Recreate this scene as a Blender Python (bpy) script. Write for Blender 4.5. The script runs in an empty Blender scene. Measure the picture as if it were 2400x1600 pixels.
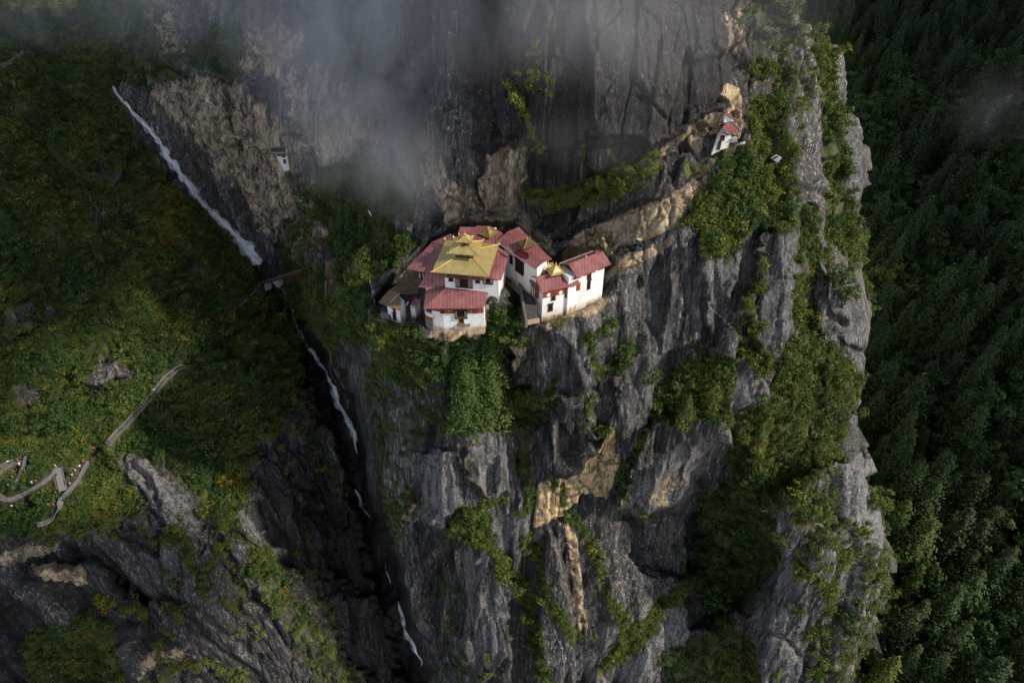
import bpy, bmesh, math, random
import numpy as np
from mathutils import Vector, Matrix
from mathutils.bvhtree import BVHTree

random.seed(11)
RNG = np.random.default_rng(11)
SC = bpy.context.scene
COL = SC.collection

# ------------------------------------------------------------------ camera, sky, sun, exposure
CAM_H, PITCH, FPX = 80.0, math.radians(39.5), 1600.0     # metres above the temple terrace; focal length in photo pixels
cam_data = bpy.data.cameras.new('camera')
cam_data.sensor_width = 36.0
cam_data.lens = 24.0
cam_data.clip_end = 4000
cam = bpy.data.objects.new('camera', cam_data)
COL.objects.link(cam)
cam.location = (0, 0, CAM_H)
cam.rotation_euler = (math.pi / 2 - PITCH, 0, 0)
SC.camera = cam

SUN_AZ, SUN_EL = math.radians(108), math.radians(36)      # azimuth measured from +Y towards +X
SUN_DIR = Vector((math.sin(SUN_AZ) * math.cos(SUN_EL), math.cos(SUN_AZ) * math.cos(SUN_EL), math.sin(SUN_EL)))
world = bpy.data.worlds.new('World')
SC.world = world
world.use_nodes = True
wn = world.node_tree.nodes
sky = wn.new('ShaderNodeTexSky')
sky.sky_type = 'NISHITA'
sky.sun_disc = False
sky.sun_elevation = SUN_EL
sky.sun_rotation = SUN_AZ
sky.altitude = 3000
sky.air_density = 1.0
sky.dust_density = 2.5
bg = wn['Background']
bg.inputs['Strength'].default_value = 0.13
hsv = wn.new('ShaderNodeHueSaturation')      # half-overcast: the blue is washed out by cloud
hsv.inputs['Saturation'].default_value = 0.5
world.node_tree.links.new(sky.outputs[0], hsv.inputs['Color'])
world.node_tree.links.new(hsv.outputs[0], bg.inputs[0])
sun_data = bpy.data.lights.new('sun', 'SUN')
sun_data.energy = 2.6
sun_data.angle = math.radians(2.5)
sun_data.color = (1.0, 0.90, 0.77)
sun = bpy.data.objects.new('sun', sun_data)
COL.objects.link(sun)
sun.rotation_euler = SUN_DIR.to_track_quat('Z', 'Y').to_euler()
SC.view_settings.view_transform = 'Standard'
SC.view_settings.look = 'None'
SC.view_settings.gamma = 1.0
SC.view_settings.use_curve_mapping = False
SC.view_settings.exposure = 0.8
SC.render.engine = 'CYCLES'
SC.cycles.max_bounces = 6
SC.cycles.diffuse_bounces = 3
SC.cycles.volume_bounces = 0
SC.cycles.volume_step_rate = 3.0
SC.cycles.volume_max_steps = 128
SC.cycles.use_denoising = True

# ------------------------------------------------------------------ survey helpers: bearings from the viewpoint + a distance give a place
CP, SP = math.cos(PITCH), math.sin(PITCH)

def at(px, py, y):
    """the place seen at photo pixel (px, py) that lies y metres in front of the viewpoint"""
    u = (px - 1200.0) / FPX
    v = (800.0 - py) / FPX
    t = y / (CP + v * SP)
    return np.stack(np.broadcast_arrays(u * t, y, CAM_H + t * (-SP + v * CP)), -1)

def at_z(px, py, z):
    """the place seen at photo pixel (px, py) that lies at height z"""
    u = (px - 1200.0) / FPX
    v = (800.0 - py) / FPX
    t = (z - CAM_H) / (-SP + v * CP)
    return Vector((u * t, t * (CP + v * SP), z))

def pix(p):
    p = np.asarray(p, float)
    d = p[..., 2] - CAM_H
    fz = p[..., 1] * CP - d * SP
    return 1200 + FPX * p[..., 0] / fz, 800 - FPX * (p[..., 1] * SP + d * CP) / fz

# ------------------------------------------------------------------ numpy noise
def _hash(ix, iy, iz, seed):
    h = (ix.astype(np.uint32) * np.uint32(374761393) + iy.astype(np.uint32) * np.uint32(668265263)
         + iz.astype(np.uint32) * np.uint32(2147483647) + np.uint32((seed * 974711 + 1) & 0xffffffff))
    h = (h ^ (h >> np.uint32(13))) * np.uint32(1274126177)
    h = (h ^ (h >> np.uint32(16))) * np.uint32(2246822519)
    return (h ^ (h >> np.uint32(15)))

def _unit(h):
    return h.astype(np.float32) * np.float32(1 / 4294967295.0)

def vnoise(P, seed=0):
    P = np.asarray(P, np.float32)
    i = np.floor(P).astype(np.int32)
    f = P - i
    f = f * f * f * (f * (f * 6 - 15) + 10)
    r = 0
    for a in (0, 1):
        wx = f[:, 0] if a else 1 - f[:, 0]
        for b in (0, 1):
            wy = f[:, 1] if b else 1 - f[:, 1]
            for c in (0, 1):
                wz = f[:, 2] if c else 1 - f[:, 2]
                r = r + wx * wy * wz * _unit(_hash(i[:, 0] + a, i[:, 1] + b, i[:, 2] + c, seed))
    return r * 2 - 1

def fbm(P, octaves=4, seed=0, gain=0.5):
    P = np.asarray(P, np.float32)
    r, a, s = 0, 1.0, 0
    for o in range(octaves):
        r = r + a * vnoise(P * (2.03 ** o) + 17.3 * o, seed + o)
        s += a
        a *= gain
    return r / s

def facets(P, seed=0):
    """cells with a random step and tilt each (rock slabs): returns step in -1..1 and the gap to the next cell"""
    P = np.asarray(P, np.float32)
    i = np.floor(P).astype(np.int32)
    n = len(P)
    f1 = np.full(n, 9e9, np.float32); f2 = f1.copy()
    val = np.zeros(n, np.float32)
    for a in (-1, 0, 1):
        for b in (-1, 0, 1):
            for c in (-1, 0, 1):
                jx, jy, jz = i[:, 0] + a, i[:, 1] + b, i[:, 2] + c
                qx = jx + _unit(_hash(jx, jy, jz, seed)) - P[:, 0]
                qy = jy + _unit(_hash(jx, jy, jz, seed + 1)) - P[:, 1]
                qz = jz + _unit(_hash(jx, jy, jz, seed + 2)) - P[:, 2]
                d = qx * qx + qy * qy + qz * qz
                v = (_unit(_hash(jx, jy, jz, seed + 3)) * 2 - 1) \
                    + qx * (_unit(_hash(jx, jy, jz, seed + 4)) - .5) * 1.6 + qz * (_unit(_hash(jx, jy, jz, seed + 5)) - .5) * 1.6
                near = d < f1
                f2 = np.where(near, f1, np.minimum(f2, d))
                val = np.where(near, v, val)
                f1 = np.where(near, d, f1)
    return val, np.sqrt(f2) - np.sqrt(f1)

def sstep(a, b, x):
    t = np.clip((x - a) / (b - a), 0, 1)
    return t * t * (3 - 2 * t)

def sdf(poly, x, y):
    """signed distance to a polygon outline, negative inside"""
    poly = np.asarray(poly, np.float32)
    d = np.full(x.shape, 1e12, np.float32)
    inside = np.zeros(x.shape, bool)
    for (x0, y0), (x1, y1) in zip(poly, np.roll(poly, -1, 0)):
        ex, ey = x1 - x0, y1 - y0
        t = np.clip(((x - x0) * ex + (y - y0) * ey) / max(ex * ex + ey * ey, 1e-6), 0, 1)
        d = np.minimum(d, (x - x0 - t * ex) ** 2 + (y - y0 - t * ey) ** 2)
        if y0 != y1:
            inside ^= ((y0 > y) != (y1 > y)) & (x < (x1 - x0) * (y - y0) / (y1 - y0) + x0)
    d = np.sqrt(d)
    return np.where(inside, -d, d)

def line_dist(pts, x, y):
    d = np.full(x.shape, 1e12, np.float32)
    for (x0, y0), (x1, y1) in zip(pts[:-1], pts[1:]):
        ex, ey = x1 - x0, y1 - y0
        t = np.clip(((x - x0) * ex + (y - y0) * ey) / max(ex * ex + ey * ey, 1e-6), 0, 1)
        d = np.minimum(d, (x - x0 - t * ex) ** 2 + (y - y0 - t * ey) ** 2)
    return np.sqrt(d)

class Spline:
    """thin-plate surface through surveyed points"""
    def __init__(self, pts, smooth=0.0):
        pts = np.array(pts, float)
        X = pts[:, :2] / 1000
        K = self._k(X, X) + smooth * np.eye(len(X))
        Pm = np.c_[np.ones(len(X)), X]
        A = np.block([[K, Pm], [Pm.T, np.zeros((3, 3))]])
        self.w = np.linalg.solve(A, np.r_[1000 / pts[:, 2], 0, 0, 0])
        self.X = X
    @staticmethod
    def _k(a, b):
        d2 = ((a[:, None, :] - b[None]) ** 2).sum(-1)
        return d2 * np.log(d2 + 1e-12) * .5
    def __call__(self, px, py):
        sh = px.shape
        q = np.c_[px.ravel(), py.ravel()] / 1000
        out = np.empty(len(q))
        for s in range(0, len(q), 40000):
            c = q[s:s + 40000]
            out[s:s + 40000] = self._k(c, self.X) @ self.w[:-3] + self.w[-3] + c @ self.w[-2:]
        return (1000 / out).reshape(sh)

# ------------------------------------------------------------------ scene graph helpers
def put(o, parent=None):
    COL.objects.link(o)
    if parent is not None:
        o.parent = parent
    return o

def tag(o, label=None, cat=None, group=None, kind=None):
    if label: o['label'] = label
    if cat: o['category'] = cat
    if group: o['group'] = group
    if kind: o['kind'] = kind
    return o

def thing(name, label, cat, loc=(0, 0, 0), rz=0.0, group=None):
    o = put(bpy.data.objects.new(name, None))
    o.empty_display_size = .3
    o.location = loc
    o.rotation_euler = (0, 0, rz)
    return tag(o, label, cat, group)

def copy_tree(o, parent=None):
    c = o.copy()
    COL.objects.link(c)
    c.parent = parent
    for ch in o.children:
        copy_tree(ch, c)
    return c

def np_mesh(name, V, F, mats=(), smooth=False, midx=None):
    """mesh from arrays; F is an (n, 3) or (n, 4) array"""
    V = np.asarray(V, np.float32); F = np.asarray(F, np.int32)
    me = bpy.data.meshes.new(name)
    k = F.shape[1]
    me.vertices.add(len(V)); me.vertices.foreach_set('co', V.ravel())
    me.loops.add(F.size); me.loops.foreach_set('vertex_index', F.ravel())
    me.polygons.add(len(F))
    me.polygons.foreach_set('loop_start', np.arange(len(F), dtype=np.int32) * k)
    me.polygons.foreach_set('use_smooth', np.full(len(F), smooth, bool))
    for m in mats: me.materials.append(m)
    if midx is not None: me.polygons.foreach_set('material_index', np.asarray(midx, np.int32))
    me.update(calc_edges=True)
    return me
# ------------------------------------------------------------------ materials
def new_mat(name):
    m = bpy.data.materials.new(name)
    m.use_nodes = True
    return m, m.node_tree.nodes, m.node_tree.links, m.node_tree.nodes['Principled BSDF']

class NT:
    """tiny node-graph writer"""
    def __init__(s, m):
        s.n, s.l = m.node_tree.nodes, m.node_tree.links
    def node(s, t, **k):
        o = s.n.new(t)
        for a, b in k.items(): setattr(o, a, b)
        return o
    def set(s, sock, v):
        if isinstance(v, bpy.types.NodeSocket): s.l.new(v, sock)
        else: sock.default_value = v
    def coords(s): return s.node('ShaderNodeTexCoord').outputs['Object']
    def mapping(s, v, scale, rot=(0, 0, 0)):
        o = s.node('ShaderNodeMapping'); s.set(o.inputs[0], v)
        o.inputs['Scale'].default_value = scale; o.inputs['Rotation'].default_value = rot
        return o.outputs[0]
    def noise(s, v, scale, detail=5, rough=.55, dist=0.0):
        o = s.node('ShaderNodeTexNoise'); s.set(o.inputs['Vector'], v)
        o.inputs['Scale'].default_value = scale; o.inputs['Detail'].default_value = detail
        o.inputs['Roughness'].default_value = rough; o.inputs['Distortion'].default_value = dist
        return o.outputs['Fac']
    def vor(s, v, scale, feature='F1', out='Distance'):
        o = s.node('ShaderNodeTexVoronoi', feature=feature); s.set(o.inputs['Vector'], v)
        o.inputs['Scale'].default_value = scale
        return o.outputs[out]
    def ramp(s, f, stops, interp='LINEAR'):
        o = s.node('ShaderNodeValToRGB'); s.set(o.inputs[0], f)
        cr = o.color_ramp; cr.interpolation = interp
        while len(cr.elements) < len(stops): cr.elements.new(.5)
        for e, (p, c) in zip(cr.elements, stops):
            e.position = p
            e.color = (c, c, c, 1) if isinstance(c, (int, float)) else (*c, 1)
        return o.outputs[0]
    def mix(s, f, a, b, mode='MIX'):
        o = s.node('ShaderNodeMix', data_type='RGBA', blend_type=mode)
        s.set(o.inputs[0], f)
        for i, c in ((6, a), (7, b)):
            s.set(o.inputs[i], c if isinstance(c, bpy.types.NodeSocket) else (*c, 1))
        return o.outputs[2]
    def math(s, op, a, b=0.0, c=None, clamp=False):
        o = s.node('ShaderNodeMath', operation=op, use_clamp=clamp)
        s.set(o.inputs[0], a); s.set(o.inputs[1], b)
        if c is not None: s.set(o.inputs[2], c)
        return o.outputs[0]
    def attr(s, name, kind='GEOMETRY'):
        o = s.node('ShaderNodeAttribute', attribute_type=kind); o.attribute_name = name
        return o.outputs['Fac']
    def bump(s, h, strength, dist, nrm=None):
        o = s.node('ShaderNodeBump'); s.set(o.inputs['Height'], h)
        o.inputs['Strength'].default_value = strength; o.inputs['Distance'].default_value = dist
        if nrm is not None: s.set(o.inputs['Normal'], nrm)
        return o.outputs[0]

def rock_material():
    m, n, l, b = new_mat('rock'); g = NT(m)
    co = g.coords()
    streak = g.noise(g.mapping(co, (1, 1, .10)), .55, 6, .62, .5)
    streak2 = g.noise(g.mapping(co, (1, 1, .040)), 1.6, 5, .62, .25)
    streak3 = g.noise(g.mapping(co, (1, 1, .055)), .85, 5, .6, .3)
    blot = g.noise(co, .09, 5, .6, .3)
    fine = g.noise(co, 1.9, 7, .75)
    grain = g.noise(co, 5.0, 3, .8)
    # dark weathered granite: near black, with grey and brown bands of runoff
    c = g.ramp(streak, [(.30, (.014, .013, .013)), (.45, (.031, .029, .029)), (.58, (.064, .060, .061)), (.76, (.15, .143, .143))])
    c = g.mix(g.ramp(blot, [(.48, 0.0), (.68, .8)]), c, (.060, .046, .027))
    c = g.mix(g.ramp(streak3, [(.52, 0.0), (.66, .88)]), c, (.018, .017, .018))
    c = g.mix(g.math('MULTIPLY', g.ramp(streak2, [(.52, 0.0), (.62, 1.0)]), g.ramp(fine, [(.38, .0), (.60, .9)])), c, (.25, .24, .24))
    c = g.mix(1.0, c, g.ramp(fine, [(.30, .55), (.50, .95), (.68, 1.65)]), 'MULTIPLY')
    c = g.mix(1.0, c, g.ramp(g.math('ADD', g.math('MULTIPLY', g.attr('slab'), .5), .5), [(.15, .50), (.5, .95), (.85, 1.55)]), 'MULTIPLY')
    ln = g.noise(g.mapping(co, (1, 1, .035)), .42, 5, .55, .9)
    c = g.mix(1.0, c, g.ramp(ln, [(.478, 1.0), (.497, .22), (.503, .22), (.522, 1.0)]), 'MULTIPLY')
    # pale lichen crust
    pale = g.attr('pale')
    pf = g.math('MULTIPLY', pale, g.ramp(g.math('ADD', g.math('MULTIPLY', fine, .6), g.math('MULTIPLY', streak, .45)), [(.46, 0.0), (.60, .9)]))
    c = g.mix(pf, c, g.ramp(grain, [(.35, (.15, .145, .147)), (.62, (.32, .31, .31))]))
    # freshly broken tan rock
    tanw = g.attr('tan')
    tcol = g.ramp(g.noise(g.mapping(co, (1, 1, .35)), .5, 6, .65, .6), [(.28, (.14, .11, .08)), (.42, (.30, .23, .16)), (.58, (.48, .37, .255)), (.74, (.57, .47, .35))])
    tcol = g.mix(g.ramp(g.noise(g.mapping(co, (1, 1, .06)), .9, 5, .6), [(.55, 0.0), (.70, .8)]), tcol, (.055, .05, .046))
    ochre = g.attr('ochre')
    tcol2 = g.ramp(g.noise(g.mapping(co, (1, 1, .10)), 1.1, 6, .65, .5), [(.30, (.27, .165, .08)), (.42, (.52, .35, .18)), (.60, (.66, .50, .30)), (.78, (.70, .60, .45))])
    tcol = g.mix(ochre, tcol, tcol2)
    tcol = g.mix(1.0, tcol, g.ramp(g.noise(g.mapping(co, (1, 1, .45)), 1.3, 7, .72), [(.32, .38), (.50, .95), (.68, 1.35)]), 'MULTIPLY')
    tcol = g.mix(1.0, tcol, g.ramp(g.vor(g.mapping(co, (1, 1, .5)), .42, 'DISTANCE_TO_EDGE'), [(.0, .45), (.03, 1.0)]), 'MULTIPLY')
    wv = g.node('ShaderNodeVectorMath', operation='ADD'); l.new(co, wv.inputs[0]); nz = g.node('ShaderNodeTexNoise'); nz.inputs['Scale'].default_value = .25; l.new(co, nz.inputs['Vector']); sc3 = g.node('ShaderNodeVectorMath', operation='SCALE'); l.new(nz.outputs['Color'], sc3.inputs[0]); sc3.inputs['Scale'].default_value = 5.0; l.new(sc3.outputs[0], wv.inputs[1])
    tcol = g.mix(1.0, tcol, g.ramp(g.vor(g.mapping(wv.outputs[0], (1, 1, .45)), .13, 'DISTANCE_TO_EDGE'), [(.0, .30), (.02, .45), (.05, 1.0)]), 'MULTIPLY')
    tcol = g.mix(1.0, tcol, g.ramp(g.noise(g.mapping(co, (1, 1, .3)), .16, 5, .6), [(.35, .55), (.6, 1.15)]), 'MULTIPLY')
    tn = g.math('ADD', g.math('MULTIPLY', g.math('SUBTRACT', fine, .5), .6), g.math('MULTIPLY', g.math('SUBTRACT', g.noise(g.mapping(co, (1, 1, .5)), .22, 6, .65, .8), .5), 1.9))
    tf = g.ramp(g.math('ADD', tanw, tn), [(.42, 0.0), (.58, 1.0)])
    c = g.mix(tf, c, tcol)
    c = g.mix(g.math('MULTIPLY', g.attr('darkened'), g.ramp(g.math('ADD', tf, 0.0), [(.0, .9), (.8, .25)])), c, g.mix(1.0, c, (.22, .20, .20), 'MULTIPLY'))
    # moss and thin turf, brown and green
    mo = g.attr('moss')
    mf = g.ramp(g.math('ADD', mo, g.math('MULTIPLY', g.math('SUBTRACT', g.noise(co, .8, 6, .7), .5), 1.5)), [(.46, 0.0), (.60, 1.0)])
    mcol = g.ramp(g.noise(co, .35, 4, .6), [(.35, (.030, .022, .010)), (.50, (.045, .055, .016)), (.66, (.085, .095, .018))])
    c = g.mix(mf, c, mcol)
    # scattered white lichen spots
    spots = g.ramp(g.math('ADD', g.vor(co, 1.5), g.math('MULTIPLY', grain, .35)), [(.20, 1.0), (.34, 0.0)])
    c = g.mix(g.math('MULTIPLY', spots, g.ramp(blot, [(.45, 0.0), (.60, .5)])), c, (.22, .22, .215))
    crack = g.ramp(g.vor(g.mapping(co, (1, 1, .28)), .34, 'DISTANCE_TO_EDGE'), [(.0, .75), (.02, 1.0)])
    g.set(b.inputs['Base Color'], c)
    g.set(b.inputs['Roughness'], g.ramp(streak, [(.3, .55), (.6, .85)]))
    b.inputs['Specular IOR Level'].default_value = .35
    h = g.math('ADD', g.math('MULTIPLY', g.noise(g.mapping(co, (1, 1, .13)), .9, 8, .6), 1.1), g.math('MULTIPLY', crack, .25))
    h = g.math('ADD', h, g.math('MULTIPLY', grain, .12))
    g.set(b.inputs['Normal'], g.bump(g.math('ADD', h, g.math('MULTIPLY', fine, .3)), .65, .7))
    return m

def leaf_material(name, ramp, trans=.18):
    m, n, l, b = new_mat(name); g = NT(m)
    t = g.attr('tint', 'INSTANCER')
    rnd = g.node('ShaderNodeObjectInfo').outputs['Random']
    t = g.math('MAXIMUM', t, g.attr('tint', 'OBJECT'))
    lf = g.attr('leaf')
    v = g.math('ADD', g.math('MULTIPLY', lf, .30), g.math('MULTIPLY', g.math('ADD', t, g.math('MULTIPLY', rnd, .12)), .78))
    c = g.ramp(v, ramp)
    g.set(b.inputs['Base Color'], c)
    b.inputs['Roughness'].default_value = .6
    b.inputs['Specular IOR Level'].default_value = .25
    tr = g.node('ShaderNodeBsdfTranslucent'); g.set(tr.inputs['Color'], c)
    mx = g.node('ShaderNodeMixShader'); mx.inputs[0].default_value = trans
    l.new(b.outputs[0], mx.inputs[1]); l.new(tr.outputs[0], mx.inputs[2])
    l.new(mx.outputs[0], n['Material Output'].inputs[0])
    return m

ROCK = rock_material()
SHRUB = leaf_material('shrub_leaves', [(.05, (.022, .045, .014)), (.30, (.042, .080, .020)), (.50, (.070, .115, .026)), (.68, (.125, .145, .026)), (.82, (.19, .17, .022)), (.95, (.15, .075, .022))], .22)
CONIFER = leaf_material('conifer_needles', [(.05, (.020, .036, .013)), (.35, (.036, .064, .018)), (.60, (.068, .110, .024)), (.80, (.115, .150, .026)), (1.0, (.18, .18, .032))], .15)
BROAD = leaf_material('broad_leaves', [(.05, (.020, .048, .012)), (.35, (.045, .090, .020)), (.60, (.078, .130, .026)), (.80, (.125, .155, .028)), (1.0, (.19, .19, .032))], .2)

def flat_mat(name, col, rough=.7, metal=0.0, var=.25, scale=3.0, bump=.0, spec=.3):
    m, n, l, b = new_mat(name); g = NT(m)
    co = g.coords()
    f = g.noise(co, scale, 5, .6)
    c2 = tuple(x * (1 - var) for x in col)
    g.set(b.inputs['Base Color'], g.mix(g.ramp(f, [(.35, 0.0), (.65, 1.0)]), c2, col))
    b.inputs['Roughness'].default_value = rough
    b.inputs['Metallic'].default_value = metal
    b.inputs['Specular IOR Level'].default_value = spec
    if bump: g.set(b.inputs['Normal'], g.bump(f, bump, .05))
    return m

BARK = flat_mat('bark', (.09, .065, .045), .9)
# ------------------------------------------------------------------ terrain survey: photo bearing and distance of points on the rock
CLIFF_PTS = [
 # upper left mountainside
 (-300,-300,400),(0,-300,400),(300,-300,370),(600,-300,320),(900,-300,235),(1200,-300,185),(1500,-300,165),(1800,-300,180),(2000,-300,200),
 (-300,100,270),(-300,500,195),(-300,900,140),(-300,1300,105),(-300,1800,82),(0,1850,86),(400,1850,90),(800,1850,98),(1200,1850,92),(1600,1850,86),(2000,1850,88),
 (0,100,262),(0,300,225),(0,600,180),(0,850,150),(0,1100,125),(200,1080,132),(420,850,165),(540,730,198),(620,662,226),
 (200,850,158),(200,600,195),(200,350,240),(250,210,264),(250,100,290),(150,0,310),(400,700,190),(400,550,212),(450,620,210),
 (265,205,266),(380,320,259),(470,470,246),(560,560,236),(610,625,229),(660,640,230),
 (350,250,262),(500,300,251),(600,450,241),(655,370,237),(640,560,230),(700,500,222),(500,100,266),(400,40,280),(600,150,250),(700,50,238),(700,250,226),
 (800,400,196),(850,480,184),(800,550,184),(760,620,188),(720,660,204),(900,450,172),(950,500,160),(960,560,152),
 (650,690,220),(690,750,207),(740,840,191),(800,960,173),(830,1060,162),(850,1180,151),(900,1350,138),(960,1530,125),(985,1620,120),
 (720,1000,160),(600,900,166),(500,1000,150),(640,790,195),(700,1200,136),(600,1300,122),(800,1400,126),(500,1200,128),(400,1000,148),(300,1200,124),(300,1400,110),
 (100,1300,110),(0,1350,110),(0,1600,96),(300,1600,97),(600,1600,104),(850,1600,114),(500,1450,108),
 # below and left of the temples
 (1000,900,116),(1000,1100,115),(1000,1300,112),(1000,1500,109),(900,900,133),(860,820,142),(880,1000,141),(905,1150,132),(950,1320,122),
 (750,720,180),(800,745,160),(850,765,132),(930,775,113),(895,757,115.5),(905,690,126),(960,690,127),(950,650,134),(1000,775,110.2),(1050,785,109.6),(1100,778,109.8),(1000,820,111),(1100,835,111),(1180,800,120),(1150,712,110.6),(1166,686,111.5),(1180,900,119),(1150,1050,114),(1150,1200,110),
 (1262,758,111.6),(1230,766,112.2),(1300,800,111.8),(1420,700,119),(1320,745,113),(1370,725,116),(1300,900,113),(1300,1100,112),(1300,1300,106),(1300,1500,100),(1150,1400,106),(1150,1600,99),
 # terrace and the wall behind it
 (1100,535,150),(1180,555,145),(1280,575,142),(1340,585,137),(1230,690,119),(1210,640,126),
 (1400,620,126),(1450,640,123),(1500,700,122),(1500,900,118),(1500,1100,114),(1500,1230,116),(1500,1400,105),(1500,1600,96),
 (1700,600,127),(1700,800,122),(1700,1000,115),(1660,1200,120),(1700,1350,114),(1700,1600,98),
 (1900,500,136),(1900,700,129),(1900,900,121),(1900,1100,113),(1900,1300,107),(1900,1600,96),
 (2000,560,146),(2010,700,142),(2000,900,130),(2030,1100,121),(2070,1300,114),(2060,1600,102),
 (1800,300,141),(1900,300,152),(1800,100,152),(1900,0,170),(1700,0,158),(1740,200,146),(1690,345,138),(1610,440,134),(1540,500,130),(1450,540,134),(1350,560,139),
 (1500,300,140),(1400,400,140),(1250,430,145),(1250,200,148),(1500,100,147),(1100,100,163),(1100,300,156),(1130,410,150),(1050,490,152),(1210,500,147),
 (1000,400,163),(900,250,184),(900,50,195),(800,150,208),(1000,150,180),
]
EDGE = [(-300,1880),(0,1893),(60,1900),(150,1960),(230,1975),(290,1996),(370,2022),(440,2036),(500,2012),(570,2018),(640,2026),(735,2052),(800,2043),(890,2026),(960,2000),(1000,2003),(1090,2037),(1210,2077),(1310,2088),(1410,2085),(1490,2060),(1570,2040),(1850,2010)]
TAN = [   # polygon, weight, ochre (warmer and brighter)
 ([(1722,195),(1740,205),(1738,320),(1712,310),(1700,280),(1690,258),(1706,235)],1.35,.35),
 ([(1690,258),(1700,280),(1680,290),(1655,310),(1645,345),(1632,362),(1618,335),(1612,312),(1560,350),(1556,372),(1530,368),(1600,308),(1650,275)],1.3,.25),
 ([(1690,365),(1662,372),(1645,405),(1615,440),(1560,476),(1480,500),(1420,525),(1350,552),(1315,600),(1330,620),(1420,604),(1450,580),(1520,562),(1590,524),(1640,482),(1668,440),(1682,400)],1.45,.22),
 ([(1570,556),(1540,578),(1440,626),(1400,650),(1405,665),(1450,640),(1540,598),(1570,572)],1.1,.2),
 ([(1130,350),(1180,340),(1235,352),(1230,400),(1215,440),(1215,470),(1240,512),(1290,548),(1305,600),(1270,585),(1250,552),(1200,525),(1120,535),(1055,525),(1000,430),(1000,370),(1040,360),(1060,420),(1120,440),(1130,400)],.85,0),
 ([(330,-20),(430,-20),(430,150),(380,130)],.75,0),([(540,60),(690,60),(700,130),(640,165),(560,110)],.75,.1),
 ([(360,200),(480,170),(560,190),(620,240),(730,310),(720,360),(705,420),(690,500),(650,600),(600,545),(540,450),(450,330),(360,260)],.60,0),([(430,120),(760,130),(880,300),(900,430),(780,520),(740,400),(640,200)],.55,0),([(690,420),(740,420),(770,560),(700,600),(660,600)],.5,0),
 ([(690,400),(720,440),(755,500),(765,560),(740,580),(720,500)],.8,.05),
 ([(1000,350),(960,340),(1010,470),(1030,500)],.6,0),
 ([(1252,1245),(1262,1145),(1320,1118),(1322,1105),(1405,1042),(1440,1000),(1446,1090),(1425,1165),(1370,1165),(1360,1185),(1320,1220)],1.25,1),
 ([(1480,700),(1500,690),(1450,760),(1420,780)],.5,.2),
 ([(1212,800),(1242,785),(1228,855),(1218,835)],1,.6),([(1005,758),(1090,760),(1150,720),(1140,760),(1125,795),(1030,800)],1.1,.5),
 ([(1262,745),(1415,685),(1425,720),(1360,745),(1280,765)],.9,.3),
 ([(15,1295),(130,1278),(135,1302),(30,1325)],.9,.2),([(78,1340),(190,1322),(205,1375),(100,1370)],1,.4),([(330,1550),(440,1520),(455,1545),(340,1572)],.9,.3),
 ([(1490,1198),(1505,1140),(1600,1100),(1680,1030),(1665,1090),(1600,1150),(1580,1192)],.55,.1),
 ([(945,1190),(965,1182),(980,1232),(970,1228)],.8,.4),([(1088,1040),(1094,1038),(1132,1140),(1130,1170),(1118,1130)],.9,.3),([(1326,1210),(1345,1210),(1374,1480),(1352,1480)],1.3,.35),
 ([(1690,30),(1740,-5),(1757,40),(1740,100),(1700,120)],.8,.1),([(2160,200),(2215,120),(2205,160),(2170,215)],.6,0),
 ([(1100,1130),(1070,1060),(1075,1090)],.6,.2),([(770,830),(800,900),(815,960),(805,900),(790,840)],.9,.2),
]
PALE = [([(955,1080),(1060,1060),(1070,1180),(1040,1230),(980,1180)],1),([(1930,850),(1970,845),(2000,930),(1930,955)],1),([(1700,880),(1790,880),(1780,965),(1730,975)],.8),
 ([(280,1100),(340,1080),(440,1160),(455,1240),(380,1240)],.8),([(1440,1200),(1490,1120),(1690,1010),(1690,1060),(1590,1190)],.7),
 ([(1290,770),(1400,740),(1390,830),(1300,850)],.55),([(1920,1080),(2030,1060),(2080,1220),(2080,1480),(1960,1400),(1900,1200)],.75),([(1760,1180),(1840,1200),(1870,1330),(1830,1400)],.6),
 ([(1780,1420),(1880,1420),(1880,1600),(1740,1600)],.6),([(1090,1290),(1180,1280),(1200,1480),(1130,1600),(1090,1500)],.6),([(1400,1480),(1580,1380),(1620,1480),(1500,1600),(1380,1600)],.8),
 ([(1130,1200),(1240,1190),(1260,1290),(1180,1300)],.6),([(1600,560),(1760,560),(1760,760),(1620,760)],.45),([(1780,560),(2030,560),(2050,780),(1800,860)],.4),
 ([(560,1180),(640,1230),(700,1330),(640,1300)],.8),([(700,300),(900,300),(1000,480),(900,380),(760,360)],.5),([(1450,700),(1560,640),(1560,1000),(1470,1000)],.4),
 ([(1090,1010),(1190,1000),(1190,1160),(1130,1180)],.5),([(340,1280),(420,1260),(420,1380),(330,1390)],.35),([(1420,0),(1560,0),(1560,340),(1300,330),(1200,100)],.3),
 ([(2250,300),(2330,225),(2425,205),(2425,300),(2330,330),(2260,390)],.7)]
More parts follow.
